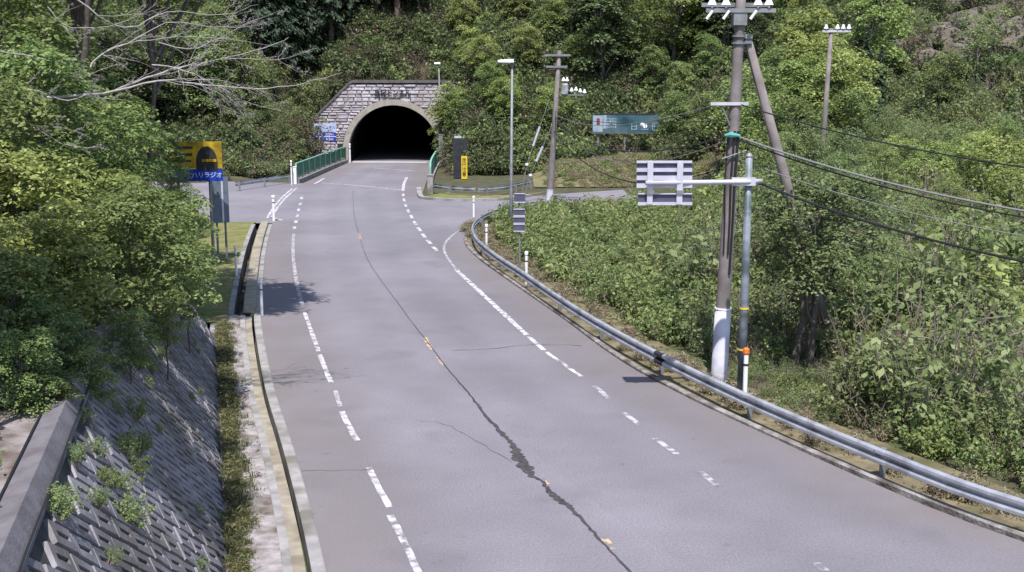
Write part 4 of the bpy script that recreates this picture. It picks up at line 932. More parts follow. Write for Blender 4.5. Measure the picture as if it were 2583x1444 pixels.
TREES = {
 'maple': [broad_tree(11+i, 9, 3.5, 1.8, 12, 11, 40, .27, 'lf_maple', 'bark', flat=.18, cr=.88) for i in range(3)],
 'mid': [broad_tree(21+i, 9, 3.3, 1.5, 12, 11, 38, .26, 'lf_mid', 'bark', flat=.25, cr=.80) for i in range(3)],
 'dark': [broad_tree(31+i, 10, 3.5, 1.5, 13, 12, 36, .28, 'lf_dark', 'bark', flat=.3, cr=.82) for i in range(2)],
 'cedar': [cedar_tree(41+i, 16, 2.7, 3.0, 26, 8, .42) for i in range(2)],
 'olive': [broad_tree(51+i, 5, 1.9, .5, 9, 12, 18, .17, 'lf_olive', 'twig', flat=.5, cr=.36, stems=3, trunk_r=.05) for i in range(3)],
 'scrub': [broad_tree(61+i, 4, 1.7, .4, 9, 10, 11, .16, 'lf_dry', 'twig', flat=.6, cr=.34, stems=4, trunk_r=.04) for i in range(2)],
 'near': [broad_tree(71+i, 4.2, 1.9, .6, 13, 24, 24, .12, 'lf_mid', 'bark', flat=.22, cr=.32, trunk_r=.06) for i in range(3)],
 'nearlight': [broad_tree(81+i, 4.2, 1.9, .6, 13, 24, 24, .135, 'lf_maple', 'bark', flat=.2, cr=.34, trunk_r=.06) for i in range(2)],
 'rightmaple': [broad_tree(91+i, 5, 2.3, 1.0, 10, 16, 22, .17, 'lf_maple', 'bark', flat=.2, cr=.42, trunk_r=.07) for i in range(2)],
}
NAMES = dict(maple='maple_tree', mid='broadleaf_tree', dark='evergreen_tree', cedar='cedar_tree', olive='young_tree', scrub='dry_shrub', near='broadleaf_tree', nearlight='maple_tree', rightmaple='maple_tree')
tcount = {}
def plant(kind, x, y, z, s, label, group, rot=None, sz=None, cat='tree'):
    k = tcount.get(kind, 0); tcount[kind] = k+1; pr = TREES[kind][k % len(TREES[kind])]
    root = empty(NAMES[kind], (x, y, z), label, cat, group); root.rotation_euler.z = random.uniform(0, 6.283) if rot is None else rot
    root.scale = (s, s, sz or s)
    for part in ('trunk', 'crown'):
        o = bpy.data.objects.new(part, pr[part]); link(o, root)
    return root
def plant_top(kind, u, v, Y, label, group, lo=.5, hi=1.9, cat='tree'):
    p = P(u, v, Y); z = hz(p.x, Y); s = (p.z-z)/TREES[kind][0]['H']; s = max(lo, min(hi, s)); return plant(kind, p.x, Y, z-.1, s, label, group, cat=cat)

# trees right of the portal
for u, v, Y in ((1122, 300, 98.5), (1128, 240, 99.5)):
    plant_top('maple', u, v, Y, 'low maple branch hanging over the right edge of the arch', 'maples right of the tunnel', lo=.3)
for u, v, Y in ((1135, 205, 98.5), (1215, 88, 99), (1185, 150, 104), (1330, 84, 100), (1275, 190, 93), (1400, 100, 104), (1465, 120, 99), (1170, 120, 108), (1305, 120, 107), (1390, 230, 92), (1150, 330, 97), (1230, 300, 95)):
    plant_top('maple', u, v, Y, 'bright spring green maple crowding the right side of the tunnel portal', 'maples right of the tunnel')
for u, v, Y in ((1450, 330, 94), (1360, 360, 89), (1290, 395, 89)):
    plant_top('olive', u, v, Y, 'low olive green bush behind the junction guard rails right of the tunnel', 'bushes right of the tunnel', cat='bush')
# above the portal
for u, v, Y in ((840, 175, 106), (890, 150, 106), (950, 165, 105), (1000, 140, 107), (1050, 160, 105.5), (1090, 150, 106), (920, 120, 110), (1010, 110, 111), (860, 110, 111)):
    plant_top('scrub' if (u//10) % 2 else 'olive', u, v, Y, 'brownish scrub growing just above the tunnel portal coping', 'scrub above the portal', lo=.4, cat='shrub')
for u, Y in ((660, 104.5), (705, 105.5), (735, 107), (780, 108), (840, 109.5), (890, 110), (950, 110.5), (1005, 110), (1060, 111), (700, 112), (745, 110), (790, 113), (835, 116), (880, 117), (925, 118), (975, 117), (1030, 118), (1085, 117), (720, 118), (770, 119), (820, 122), (900, 123), (960, 123), (1060, 124), (640, 113), (600, 117), (665, 120)):
    x = P(u, 200, Y).x; plant('cedar', x, Y, hz(x, Y)-.3, random.uniform(.75, 1.05), 'dark cedar in the shaded stand above the tunnel', 'cedars above the tunnel')
# left of the portal
for u, v, Y in ((748, 285, 97), (765, 262, 98.5), (782, 285, 99), (792, 320, 100), (772, 330, 97), (755, 350, 95), (735, 320, 94), (800, 352, 100.5), (720, 350, 91)):
    plant_top('olive' if u % 2 else 'scrub', u, v, Y, 'thin olive brown sapling on the scrubby slope left of the portal', 'scrub left of the portal', lo=.35, cat='shrub')
for i in range(26):
    u = random.uniform(560, 800); Y = random.uniform(85, 100); p = P(u, 300, Y)
    if p.x > -18.3: continue
    plant('olive' if random.random() < .55 else 'scrub', p.x, Y, hz(p.x, Y)-.1, random.uniform(.55, .95), 'thin olive brown sapling on the scrubby slope left of the portal', 'scrub left of the portal', cat='shrub')
for i in range(34):
    u = random.uniform(-60, 640); Y = random.uniform(86, 116); p = P(u, 300, Y); kd = random.choice(['mid', 'dark', 'dark', 'olive', 'scrub', 'mid'])
    plant(kd, p.x, Y, hz(p.x, Y)-.2, random.uniform(.7, 1.0)*(1.3 if kd in ('olive', 'scrub') else 1), {'mid': 'mid green broadleaf tree on the left mountainside', 'dark': 'dark evergreen on the left mountainside', 'olive': 'thin olive tree on the left mountainside', 'scrub': 'leafless looking brown tree on the left mountainside'}[kd], 'left mountainside trees')
# dark wood in the middle right
for i in range(26):
    u = random.uniform(1490, 1890); Y = random.uniform(95, 118); x = P(u, 300, Y).x; kd = random.choice(['dark', 'dark', 'dark', 'mid', 'maple'])
    plant(kd, x, Y, hz(x, Y)-.2, random.uniform(.75, 1.1), {'dark': 'dark evergreen in the wood behind the billboard', 'mid': 'mid green tree in the wood behind the billboard', 'maple': 'light green tree brightening the wood behind the billboard'}[kd], 'wood behind the billboard')
for u, v, Y in ((1720, 210, 92), (1790, 140, 94), (1650, 180, 97), (1600, 120, 100), (1700, 90, 100), (1780, 330, 80), (1700, 380, 86)):
    plant_top('mid', u, v, Y, 'leafy green tree at the sunlit edge of the wood behind the billboard', 'edge of the middle wood')
# right slope
for u, v, Y, kd in ((1900, 150, 74, 'mid'), (1960, 110, 78, 'mid'), (2030, 130, 76, 'maple'), (2100, 160, 74, 'mid'), (1930, 230, 68, 'maple'), (2010, 230, 66, 'mid'), (2150, 220, 70, 'mid'), (2190, 90, 80, 'cedar'), (2225, 120, 76, 'cedar'), (2170, 60, 86, 'cedar'), (2290, 330, 62, 'maple'), (2380, 300, 66, 'mid'), (2500, 310, 60, 'maple')):
    plant_top(kd, u, v, Y, {'mid': 'mid green tree on the right slope', 'maple': 'light green tree on the right slope', 'cedar': 'dark narrow cedar in the shaded gap of the right slope'}[kd], 'right slope trees', lo=.35, hi=1.2)
for i in range(40):
    u = random.uniform(1870, 2640); Y = random.uniform(72, 112); x = P(u, 300, Y).x
    if 2140 < u < 2250 and Y > 88: kd = 'cedar'
    elif u > 2230 and Y > 78: kd = random.choice(['scrub', 'scrub', 'olive'])
    else: kd = random.choice(['mid', 'mid', 'maple', 'olive', 'dark'])
    s = random.uniform(.55, .9)*(1.25 if kd in ('olive', 'scrub') else 1)*(.8 if kd == 'cedar' else 1)
    plant(kd, x, Y, hz(x, Y)-.2, s, {'cedar': 'dark narrow cedar in the shaded gap of the right slope', 'scrub': 'brown leafless scrub before the rock face at upper right', 'olive': 'thin olive tree on the right slope', 'mid': 'mid green tree on the right slope', 'maple': 'light green tree on the right slope', 'dark': 'dark evergreen on the right slope'}[kd], 'right slope trees')
for u, v, Y in ((2330, 345, 56), (2440, 330, 52), (2545, 335, 50), (2290, 540, 42), (2400, 560, 40), (2560, 420, 46), (2640, 350, 48), (2470, 480, 47), (2500, 620, 38)):
    plant_top('rightmaple', u, v, Y, 'light green spreading tree below the cables at the far right', 'light trees at the far right', lo=.5, hi=1.5)
for u, v, Y in ((1940, 420, 50), (2030, 400, 56), (2110, 430, 52), (2190, 450, 50), (2000, 470, 42), (2120, 500, 40), (2220, 520, 44), (1910, 330, 66), (2060, 330, 68), (2180, 350, 66), (2260, 420, 60), (1960, 520, 36), (2200, 600, 34), (1890, 450, 58)):
    plant_top('olive', u, v, Y, 'slender dull green sapling in the thicket behind the utility pole strut', 'thicket saplings', lo=.4, hi=1.4)
for u, v, Y, k_ in ((2150, 690, 29, 'olive'), (2300, 740, 30, 'olive'), (2460, 690, 33, 'rightmaple'), (2560, 800, 27, 'olive'), (2390, 930, 25, 'olive'), (2230, 880, 26.5, 'olive'), (2520, 1010, 23.5, 'olive'), (1760, 560, 38, 'olive'), (1700, 640, 34, 'olive'), (1560, 600, 41, 'olive')):
    plant_top(k_, u, v, Y, 'taller bush standing out of the thicket on the near right bank', 'bushes of the near right bank', lo=.25, hi=1.2, cat='bush')
TREES['slender'] = [broad_tree(121+i, 7.5, 2.2, 1.2, 15, 22, 26, .125, 'lf_olive' if i else 'lf_mid', 'bark', flat=.45, cr=.40, trunk_r=.07, stems=2) for i in range(3)]; NAMES['slender'] = 'slender_tree'
for u, v, Y in ((1950, 330, 46), (2040, 300, 52), (2140, 310, 50), (2230, 350, 47), (1915, 430, 38), (2010, 480, 33), (2110, 470, 35), (2210, 490, 36), (2310, 470, 40), (2400, 430, 44), (2280, 610, 31), (2390, 640, 30), (2490, 600, 32), (2570, 560, 34), (2170, 640, 29.5), (2100, 380, 43), (2330, 300, 60), (2440, 290, 62), (2540, 280, 60), (2250, 260, 64)):
    plant_top('slender', u, v, Y, 'slender leafy tree rising from the thicket on the right bank', 'slender trees of the right bank', lo=.35, hi=1.25)
# two dark trunks near the guard rail
TREES['twin'] = [broad_tree(101, 5.6, 2.3, 2.2, 13, 22, 30, .12, 'lf_olive', 'bark', flat=.5, cr=.34, trunk_r=.14, stems=2)]; NAMES['twin'] = 'twin_trunk_tree'
for u, v, Y, lab in ((2035, 560, 27.5, 'tree with two dark trunks standing just behind the guard rail by the steel pole'), (2120, 600, 31, 'slimmer dark trunked tree to the right of the twin trunked tree')):
    p = P(u, v, Y); plant('twin', p.x, Y, hz(p.x, Y)-.1, .9 if Y < 29 else .85, lab, None)

# left roadside trees
def plant_crown(kind, u, v, Y, s, label, group):
    p = P(u, v, Y); h = TREES[kind][0]['H']*.60*s; return plant(kind, p.x, Y, p.z-h, s, label, group)
for u, v, Y, s, kd in ((110, 690, 16.5, .62, 'nearlight'), (330, 640, 19, .70, 'near'), (60, 560, 18.5, .75, 'nearlight'), (200, 560, 21, .72, 'nearlight'), (410, 620, 23, .72, 'near'), (290, 450, 24, .85, 'near'), (290, 370, 30, .8, 'nearlight'),
                       (90, 300, 22, .9, 'near'), (20, 130, 24, 1.0, 'near'), (220, 690, 18.5, .5, 'near'), (450, 640, 27, .62, 'near'), (380, 720, 22, .42, 'near'), (395, 585, 33, .75, 'near'), (20, 760, 15.5, .45, 'near'), (150, 420, 26, .9, 'near'), (-30, 420, 20, .9, 'near'), (150, 1015, 14.0, .26, 'near'), (225, 945, 15.2, .28, 'near'), (320, 860, 17.5, .30, 'near'), (415, 800, 20.5, .30, 'near'), (50, 935, 13.6, .32, 'near'), (140, 860, 15.3, .38, 'near'), (470, 745, 25, .36, 'near'), (428, 398, 41.5, .42, 'near'), (440, 470, 40, .40, 'near')):
    plant_crown(kd, u, v, Y, s, {'near': 'leafy tree on the bank above the retaining wall', 'nearlight': 'light leaved tree catching sun above the retaining wall'}[kd], 'trees above the retaining wall')
TREES['high'] = [broad_tree(111+i, 13.6, 3.4, 10.2, 13, 22, 28, .20, 'lf_mid', 'bark', flat=.35, cr=.5, trunk_r=.12) for i in range(2)]; NAMES['high'] = 'tall_tree'
for x, y, s, lab in ((-9.4, 28.4, 1.0, 'tall tree above the far end of the block wall'), (-12.0, 30.0, 1.0, 'tall tree behind the far end of the block wall'), (-9.0, 31.6, 1.0, 'tall tree overhanging the drain, its dappled shadow on the left lane'), (-11.6, 33.6, 1.0, 'tall tree shading the dark hollow beyond the block wall'), (-13.6, 38.5, 1.0, 'tall tree shading the verge below the slate panel'), (-6.0, 11.6, .72, 'unseen tall tree added to shade the near end of the wall coping')):  # the last one stands out of view, added to shade the coping
    q = plant('high', x-(2.0 if x < -8 else 0), y, min(hz(x, y), 3)-.2, s, lab, 'tall trees of the left bank', rot=0)
    if x < -8: q.rotation_euler.y = R(9)
# taller trees that shade the left bank
for x, y, s, kd in ((-16.5, 36, 1.1, 'mid'), (-17, 43, 1.0, 'mid'), (-20, 48, 1.1, 'dark'), (-15, 25, 1.0, 'mid'), (-20, 31, 1.2, 'dark')):
    plant(kd, x, y, hz(x, y)-.3, s, 'tall tree rising out of the picture above the left bank', 'tall trees of the left bank')

# pale bare branches
def bare_tree():
    rnd = random.Random(5); Y0 = 21.0
    base = P(-60, 420, Y0); base.z = hz(base.x, Y0)-.3
    root = empty('bare_tree', base, 'tree with long pale leafless branches reaching out at upper left', 'tree'); 
    fork = P(-40, 250, Y0); MB().tube(bend(base, fork, 4, .03, rnd), [.20, .18, .16, .15, .13], 10).build('trunk', 'bark_pale', root, True)
    def grow(mb, pts, r, lvl):
        pts = [Vector(p) for p in pts]; sm = smooth(pts, 4); n = len(sm); sm = [p+Vector((rnd.uniform(-1, 1), rnd.uniform(-1, 1), rnd.uniform(-1, 1)))*.02 for p in sm]
        mb.tube(sm, [r*(1-.85*i/(n-1)) for i in range(n)], 5 if lvl else 7, cap=False)
        if lvl >= 3: return
        for k in range(7 if lvl == 0 else 3):
            t = rnd.uniform(.15, .95); i = int(t*(n-1)); d = (sm[min(i+1, n-1)]-sm[max(i-1, 0)]).normalized(); L = (sm[-1]-sm[0]).length*rnd.uniform(.18, .42)*(1.1-t*.5)
            side = Vector((rnd.uniform(-.3, .6), rnd.uniform(-1, 1), rnd.uniform(-1.0, 1.1))); e = sm[i]+(d*.6+side*.75).normalized()*L
            mid = sm[i].lerp(e, .5)+Vector((0, 0, rnd.uniform(-.06, .08)))*L
            grow(mb, [sm[i], mid, e], max(.004, r*(1-.8*t)*.5), lvl+1)
    limbs = [([(-40, 250, 21), (120, 245, 21.5), (262, 236, 22), (350, 205, 22.3), (430, 175, 22.6), (520, 160, 23), (640, 130, 23.4), (730, 95, 23.6)], .055),
             ([(262, 236, 22), (400, 205, 22.3), (520, 215, 22.6), (640, 225, 23), (760, 212, 23.2), (865, 185, 23.4)], .040),
             ([(380, 165, 22.3), (470, 180, 22.5), (560, 225, 22.8), (640, 265, 23), (730, 287, 23.3)], .026),
             ([(-40, 250, 21), (70, 228, 21), (170, 252, 21.3), (250, 225, 21.5)], .04),
             ([(-40, 300, 20.5), (75, 318, 20.6), (150, 360, 20.8), (235, 372, 21)], .036), ([(75, 318, 20.6), (170, 325, 21), (230, 350, 21.2)], .022),
             ([(225, 170, 22), (275, 125, 22.4), (380, 100, 22.8), (520, 95, 23.2), (700, 118, 23.6)], .030),
             ([(150, -40, 22), (250, 40, 22.3), (330, 70, 22.6), (420, 30, 23), (560, 38, 23.3), (650, 10, 23.6)], .032),
             ([(120, 20, 22), (180, 70, 22.2), (300, 60, 22.6), (400, 10, 22.9)], .026), ([(400, 110, 22.5), (500, 120, 22.7), (620, 60, 23), (700, 30, 23.2)], .022), ([(430, 175, 22.6), (560, 150, 22.9), (700, 150, 23.3), (800, 120, 23.5)], .022), ([(300, 120, 22.3), (420, 60, 22.6), (560, 70, 22.9), (690, 60, 23.2)], .022), ([(480, 180, 22.6), (540, 250, 22.8), (600, 285, 23), (680, 320, 23.3)], .016), ([(0, 130, 21), (120, 150, 21.4), (200, 190, 21.7), (300, 160, 22)], .025)]
    for px, r in limbs:
        mb = MB(); grow(mb, [P(*q) for q in px], r*.55, 0); mb.build('branch', 'bark_pale', root, True)
    return root
bare_tree()

# ------------------------------------------------------------------ undergrowth, too much of it to count
PROTO = bpy.data.collections.new('undergrowth_shapes')
def under(name, label, meshes, pts, scl, seed=1, tilt=.12):
    """one object; its points carry copies of a few plants"""
    col = bpy.data.collections.new(name+'_shapes')
    for m in meshes: o = bpy.data.objects.new('shape', m); col.objects.link(o)
    rng = np.random.default_rng(seed); n = len(pts); me = bpy.data.meshes.new(name); me.vertices.add(n); me.vertices.foreach_set('co', np.asarray(pts, np.float32).ravel())
    rot = np.stack([rng.normal(size=n)*tilt, rng.normal(size=n)*tilt, rng.uniform(0, 6.283, n)], 1).astype(np.float32)
    a = me.attributes.new('rot', 'FLOAT_VECTOR', 'POINT'); a.data.foreach_set('vector', rot.ravel())
    a = me.attributes.new('scl', 'FLOAT', 'POINT'); a.data.foreach_set('value', np.asarray(scl, np.float32))
    a = me.attributes.new('idx', 'INT', 'POINT'); a.data.foreach_set('value', rng.integers(0, len(meshes), n).astype(np.int32))
    o = link(bpy.data.objects.new(name, me)); tag(o, label, 'undergrowth'); struct(o, 'stuff')
    ng = bpy.data.node_groups.new(name, 'GeometryNodeTree'); ng.interface.new_socket('Geometry', in_out='INPUT', socket_type='NodeSocketGeometry'); ng.interface.new_socket('Geometry', in_out='OUTPUT', socket_type='NodeSocketGeometry')
    N = ng.nodes; L = ng.links; gi = N.new('NodeGroupInput'); go = N.new('NodeGroupOutput'); mp = N.new('GeometryNodeMeshToPoints'); ip = N.new('GeometryNodeInstanceOnPoints'); ci = N.new('GeometryNodeCollectionInfo')
    ci.inputs['Collection'].default_value = col; ci.inputs['Separate Children'].default_value = True; ci.inputs['Reset Children'].default_value = True
    def attr(nm, t): q = N.new('GeometryNodeInputNamedAttribute'); q.data_type = t; q.inputs['Name'].default_value = nm; return q.outputs[0]
    L.new(gi.outputs[0], mp.inputs[0]); L.new(mp.outputs[0], ip.inputs['Points']); L.new(ci.outputs[0], ip.inputs['Instance']); ip.inputs['Pick Instance'].default_value = True
    e2r = N.new('FunctionNodeEulerToRotation'); L.new(attr('rot', 'FLOAT_VECTOR'), e2r.inputs[0])
    L.new(attr('idx', 'INT'), ip.inputs['Instance Index']); L.new(e2r.outputs[0], ip.inputs['Rotation']); L.new(attr('scl', 'FLOAT'), ip.inputs['Scale']); L.new(ip.outputs[0], go.inputs[0])
    md = o.modifiers.new('plants', 'NODES'); md.node_group = ng; return o
def scatter(n, x0, x1, y0, y1, cond, seed):
    rng = np.random.default_rng(seed); x = rng.uniform(x0, x1, n); y = rng.uniform(y0, y1, n); k = cond(x, y); x, y = x[k], y[k]
    return np.stack([x, y, hill(x, y)-.08], 1)
def infr(x, y, m=1.5): return np.abs(x) < y*.46+m
fern = [shrub_mesh('fern', 200+i, .95, .75, 26, 22, .20, .34, 'lf_fern', droop=.1, upright=.7) for i in range(3)]
thick = [shrub_mesh('thicket', 210+i, 1.5, .9, 34, 36, .10, .55, 'lf_olive', droop=.1, bare=.08) for i in range(3)]
thick2 = [shrub_mesh('thicket', 220+i, 1.3, .9, 30, 34, .105, .6, 'lf_mid', droop=.1, bare=.05) for i in range(2)]
hillb = [shrub_mesh('hillbush', 230+i, 1.7, 1.1, 26, 24, .20, .55, 'lf_dark', droop=.2) for i in range(2)]+[shrub_mesh('hillbush', 235, 1.5, 1.1, 26, 22, .19, .55, 'lf_mid', droop=.2), shrub_mesh('hillbush', 236, 1.4, 1.1, 24, 16, .17, .55, 'lf_dry', droop=.2, bare=.3)]
dryb = [shrub_mesh('dry_tuft', 240+i, .8, .6, 30, 12, .2, .2, 'lf_straw', droop=.0, bare=.15) for i in range(2)]
dr_ = lambda x, y: x-XR(y)
pts = scatter(1500, -2, 16, 30, 64, lambda x, y: (dr_(x, y) > 2.0) & infr(x, y) & (y < JY0+8+x*.9) & (x < 3.5+(y-26)*.24) & (y > 27+0*x), 1)
pts = pts[(pts[:, 1] < 48) | (pts[:, 0] > -.5)]
under('bank_ferns', 'bright green ferns and herbs filling the bank behind the guard rail', fern+fern+thick2, pts, np.random.default_rng(1).uniform(.35, 1.0, len(pts))**1.0*1.35)
pts = scatter(9000, 4, 40, 15, 82, lambda x, y: (dr_(x, y) > 2.4) & infr(x, y) & ((x >= 3.2+(y-26)*.24) | (y < 27)) & ((y < 74) | (x > 14)) & ~((x > .345*y) & (y > 78)) & ~((np.abs(x-6.9) < 1.3) & (y > 23.6) & (y < 28.2)), 2)
pts = pts[:3200]; sc = np.random.default_rng(2).uniform(.6, 1.15, len(pts))*(.95+.45*np.sin(pts[:, 0]*.9+1)*np.sin(pts[:, 1]*.6)); sc *= np.clip((pts[:, 0]-XR(pts[:, 1]))/4, .5, 1.2); sc *= np.random.default_rng(33).choice([.6, .9, 1.0, 1.3, 1.7], len(sc), p=[.2, .3, .25, .17, .08])
ex = scatter(170, 5.2, 8.6, 22.5, 28.6, lambda x, y: dr_(x, y) > 1.7, 40); pts = np.concatenate([pts, ex]); sc = np.concatenate([sc, np.random.default_rng(41).uniform(.15, .42, len(ex))])
under('right_thicket', 'dull green twiggy thicket covering the right bank below the cables', thick+thick2+[shrub_mesh('light_bush', 275, 1.4, .9, 30, 32, .11, .6, 'lf_maple', droop=.1), shrub_mesh('dead_bush', 270, 1.5, .9, 40, 10, .09, .5, 'lf_dry', droop=.1, bare=.7)], pts, sc, 3)
pts = scatter(16000, -60, 60, 79, 125, lambda x, y: infr(x, y, 4) & ~((x > -18) & (x < -4.8) & (y < 103)) & ((y > 87) | (x < -19) | (x > 11)) & ~((x < -12) & (y < 83)) & ~((x > .345*y) & (y > 80) & (np.sin(x*91.7+y*57.3) > -.55)), 4)
under('mountain_undergrowth', 'dark mixed undergrowth between the trees of the mountainside', hillb, pts[:5200], np.random.default_rng(4).uniform(.7, 1.5, min(5200, len(pts))), 5)
olb = [shrub_mesh('olive_bush', 260+i, 1.6, 1.0, 26, 20, .16, .5, 'lf_olive', droop=.1, bare=.25) for i in range(2)]
pts = np.concatenate([scatter(330, -23, -18.2, 84, 103, lambda x, y: y > 80, 20), scatter(220, -22, -14.5, 102.7, 108, lambda x, y: y > 80, 25), scatter(420, -34, -17.6, 81.5, 90, lambda x, y: y > 81.5+(x > -20)*2, 21)])
under('portal_scrub', 'olive and brown scrub on the slope left of the tunnel portal', olb+[hillb[3]], pts, np.random.default_rng(20).uniform(.5, 1.1, len(pts)), 22)
rows = [[(x_, y_) for x_ in np.linspace(1.5, 14, 14)] for y_ in np.linspace(76.5, 88, 14)]
sb = struct(sheet('dry_bank', rows, 'straw'))
cs = np.array([v.co[:] for v in sb.data.vertices]); cs[:, 2] = hill(cs[:, 0], cs[:, 1])+.05; sb.data.vertices.foreach_set('co', cs.astype(np.float32).ravel()); sb.data.update()
pts = scatter(1100, 1.5, 14, 76.5, 88, lambda x, y: (x > 2.5), 6)
under('straw_bank', 'dry straw coloured grass on the bank below the billboard', dryb+[fern[1]], pts, np.random.default_rng(6).uniform(.25, .7, len(pts)), 7)
pts = scatter(4200, -34, -3, 9, 57, lambda x, y: infr(x, y, 2.5) & (XL(y)-x > np.where(y < WB1.y+.3, wall_off(np.minimum(y, WB1.y))+WH*BAT+1.0, 3.4+0*y)) & (y < LJ0-3), 8)[:1300]
under('left_bank_undergrowth', 'leafy undergrowth covering the bank above the retaining wall', thick2+[hillb[2], hillb[0]], pts, np.random.default_rng(8).uniform(.45, .85, len(pts)), 9)
# tufts on the wall
rng = np.random.default_rng(12); n = 70; s_ = rng.uniform(4, WLEN-.3, n); t_ = np.where(rng.random(n) < .6, rng.uniform(.62, 1.0, n), rng.uniform(.15, .7, n))*WSL
pts = np.array([tuple(WB0+wdir*a+wup*b+wnor*.03) for a, b in zip(s_, t_)])
under('wall_weeds', 'small weeds rooted in the joints of the block wall', thick2, pts, rng.uniform(.08, .24, n)*np.where(t_ > .6*WSL, 1.3, .7), 13, .5)
# grass between the wall and the drain, and by the right kerb
gm = [shrub_mesh('grass_tuft', 250+i, .14, .13, 14, 4, .10, .16, 'lf_grass', 'lf_grass', droop=-.4, blade=True) for i in range(3)]
rng = np.random.default_rng(14); n = 1150; s_ = rng.uniform(7, WLEN+2, n); w_ = np.abs(rng.normal(size=n))*.17+.05
pts = np.array([tuple(WB0+wdir*a+wout*b) for a, b in zip(s_, w_)]); pts[:, 2] = .02
under('wall_foot_grass', 'strip of short weedy grass at the foot of the block wall', gm, pts, rng.uniform(.3, 1.05, n), 15)
rp = np.array([tuple(p) for p in offset(RPC, -.75)]); k = rng.integers(0, len(rp)-1, 1500); pts = rp[k]+rng.normal(size=(1500, 3))*np.array([.5, .5, 0]); pts[:, 2] = .035
pts = pts[(dr_(pts[:, 0], pts[:, 1]) > .35)]
under('verge_grass', 'sparse dry grass tufts on the dirt verge under the guard rail', gm+dryb[:1], pts, rng.uniform(.2, .9, len(pts))*.6, 16)
# brush pile of dead branches at the right
rnd = random.Random(9); c0 = P(2450, 870, 26); root = empty('brush_pile', c0, 'heap of dead grey branches among the bushes at the right edge', 'branches')
for i in range(34):
    a = c0+Vector((rnd.uniform(-1.6, 1.6), rnd.uniform(-1, 1), rnd.uniform(-.45, .5))); d = Vector((rnd.uniform(-1, 1), rnd.uniform(-.5, .5), rnd.uniform(-.25, .35))).normalized()*rnd.uniform(.5, 1.2)
    MB().tube(bend(a-d, a+d, 4, .05, rnd), [.022, .018, .014, .01, .004], 5).build('dead_branch', 'twig', root)
# leafless bushes standing in the thicket
bb = [shrub_mesh('bare_stems', 300+i, 2.6, 1.3, 46, 5, .07, .5, 'lf_olive', 'twig', bare=.85) for i in range(3)]
spots = ((2080, 760, 28, 'behind the twin trunked tree'), (2200, 820, 27, 'nearest the guard rail at right'), (2330, 700, 32, 'above the heap of dead branches'), (2450, 640, 36, 'under the lowest cable'), (2560, 700, 33, 'at the right picture edge'), (2540, 920, 26, 'below the heap of dead branches'), (2180, 560, 38, 'right of the strut foot'), (2420, 1010, 24, 'low by the near guard rail'), (1900, 700, 31, 'between the steel pole and the twin trunks'), (1480, 640, 40, 'among the ferns on the bank'))
for i, (u, v, Y, where) in enumerate(spots):
    p = P(u, v, Y); z = hz(p.x, Y); o = link(bpy.data.objects.new('bare_bush', bb[i % 3])); o.location = (p.x, Y, z-.1); k_ = max(.5, min(1.3, (p.z-z)/2.4)); o.scale = (k_, k_, k_); o.rotation_euler.z = i*1.3
    tag(o, 'leafless grey bush '+where, 'bush', 'leafless bushes of the right bank')
# rock face high on the right
mb = MB(); rnd = random.Random(4)
rr = empty('rock_face', (42, 96, 9), 'bare brownish rock face high on the right slope', 'rock')
for i in range(130):
    p = P(rnd.uniform(2290, 2640), rnd.uniform(60, 250), rnd.uniform(84, 104)); s = rnd.uniform(.5, 1.5)
    bm = bmesh.new(); bmesh.ops.create_icosphere(bm, subdivisions=2, radius=s)
    for v in bm.verts: v.co = Vector((v.co.x*1.3, v.co.y*.8, v.co.z*.9))*rnd.uniform(.62, 1.15)
    me = bpy.data.meshes.new('boulder'); bm.to_mesh(me); bm.free(); me.materials.append(M['rock']); o = link(bpy.data.objects.new('boulder', me), rr)
    z = hz(p.x, p.y); o.location = Vector((p.x, p.y, max(min(p.z, z+.9), z-.1)))-Vector((42, 96, 9))

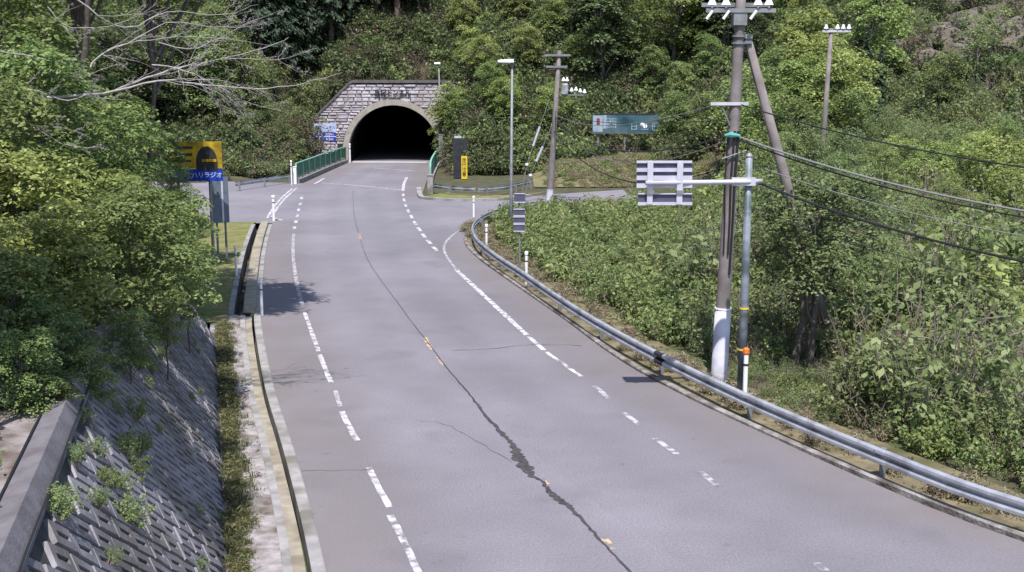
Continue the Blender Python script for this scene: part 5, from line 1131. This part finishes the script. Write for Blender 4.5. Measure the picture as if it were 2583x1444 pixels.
# ------------------------------------------------------------------ labels that say which tree: what it stands beside
MARKS = [(-200, 90, 'at the left picture edge'), (90, 250, 'under the pale bare branches'), (250, 420, 'left of the yellow sign'), (420, 570, 'behind the yellow sign'), (570, 700, 'right of the yellow sign'), (700, 800, 'behind the tunnel data sign'),
         (800, 900, 'over the left shoulder of the portal'), (900, 985, 'over the left half of the arch'), (985, 1060, 'over the right half of the arch'), (1060, 1135, 'over the right end of the portal'), (1135, 1200, 'behind the black message board'), (1200, 1285, 'just left of the tall street lamp'), (1285, 1345, 'just right of the tall street lamp'),
         (1345, 1440, 'behind the distant pole'), (1440, 1500, 'left of the billboard'), (1500, 1580, 'behind the left half of the billboard'), (1580, 1670, 'behind the right half of the billboard'), (1670, 1760, 'above the ribbed sign board'), (1760, 1860, 'just left of the wrapped pole'), (1860, 1950, 'between the wrapped pole and its strut'),
         (1950, 2040, 'just right of the strut'), (2040, 2130, 'beside the far thin pole'), (2130, 2250, 'right of the far thin pole'), (2250, 2360, 'left of the rock face'), (2360, 2480, 'below the rock face'), (2480, 2900, 'at the right picture edge')]
def project(p):
    d = Vector(p)-Vector((0, 0, CAM_H)); f = d.y*CP - d.z*SP; up = d.y*SP + d.z*CP
    return W0/2+d.x/f*FPX, H0/2-up/f*FPX
bylab = {}
for o in scene.objects:
    if o.parent is None and o.get('label') and o.name.split('.')[0] in set(NAMES.values()): bylab.setdefault(o['label'], []).append(o)
for lab, os_ in bylab.items():
    if len(os_) < 2: continue
    sub = {}
    for o in os_:
        u, v = project(o.location); ph = next((t for a, b, t in MARKS if a <= u < b), 'beyond the picture edge'); sub.setdefault(ph, []).append(o)
    for ph, grp in sub.items():
        grp.sort(key=lambda o: o.location.y); n = len(grp); ORD = ['nearest', 'second nearest', 'third nearest', 'fourth nearest', 'fifth nearest', 'sixth nearest', 'seventh nearest', 'eighth nearest', 'ninth nearest', 'tenth nearest', 'eleventh nearest', 'twelfth nearest']
        base = lab
        for cut in (' on the ', ' in the ', ' above the ', ' crowding ', ' growing ', ' behind the ', ' below the ', ' standing out ', ' brightening ', ' before the ', ' at the ', ' catching ', ' rising ', ' hanging '): base = base.split(cut)[0]
        for i, o in enumerate(grp):
            o['label'] = ('' if n == 1 else ('farthest ' if i == n-1 else ORD[min(i, 11)]+' '))+base+' '+ph
seen = {}
for o in scene.objects:
    if o.parent is None and o.get('label'):
        k = o['label']; seen[k] = seen.get(k, 0)+1
        if seen[k] > 1: o['label'] = 'another '+k if seen[k] == 2 else 'one more '+k
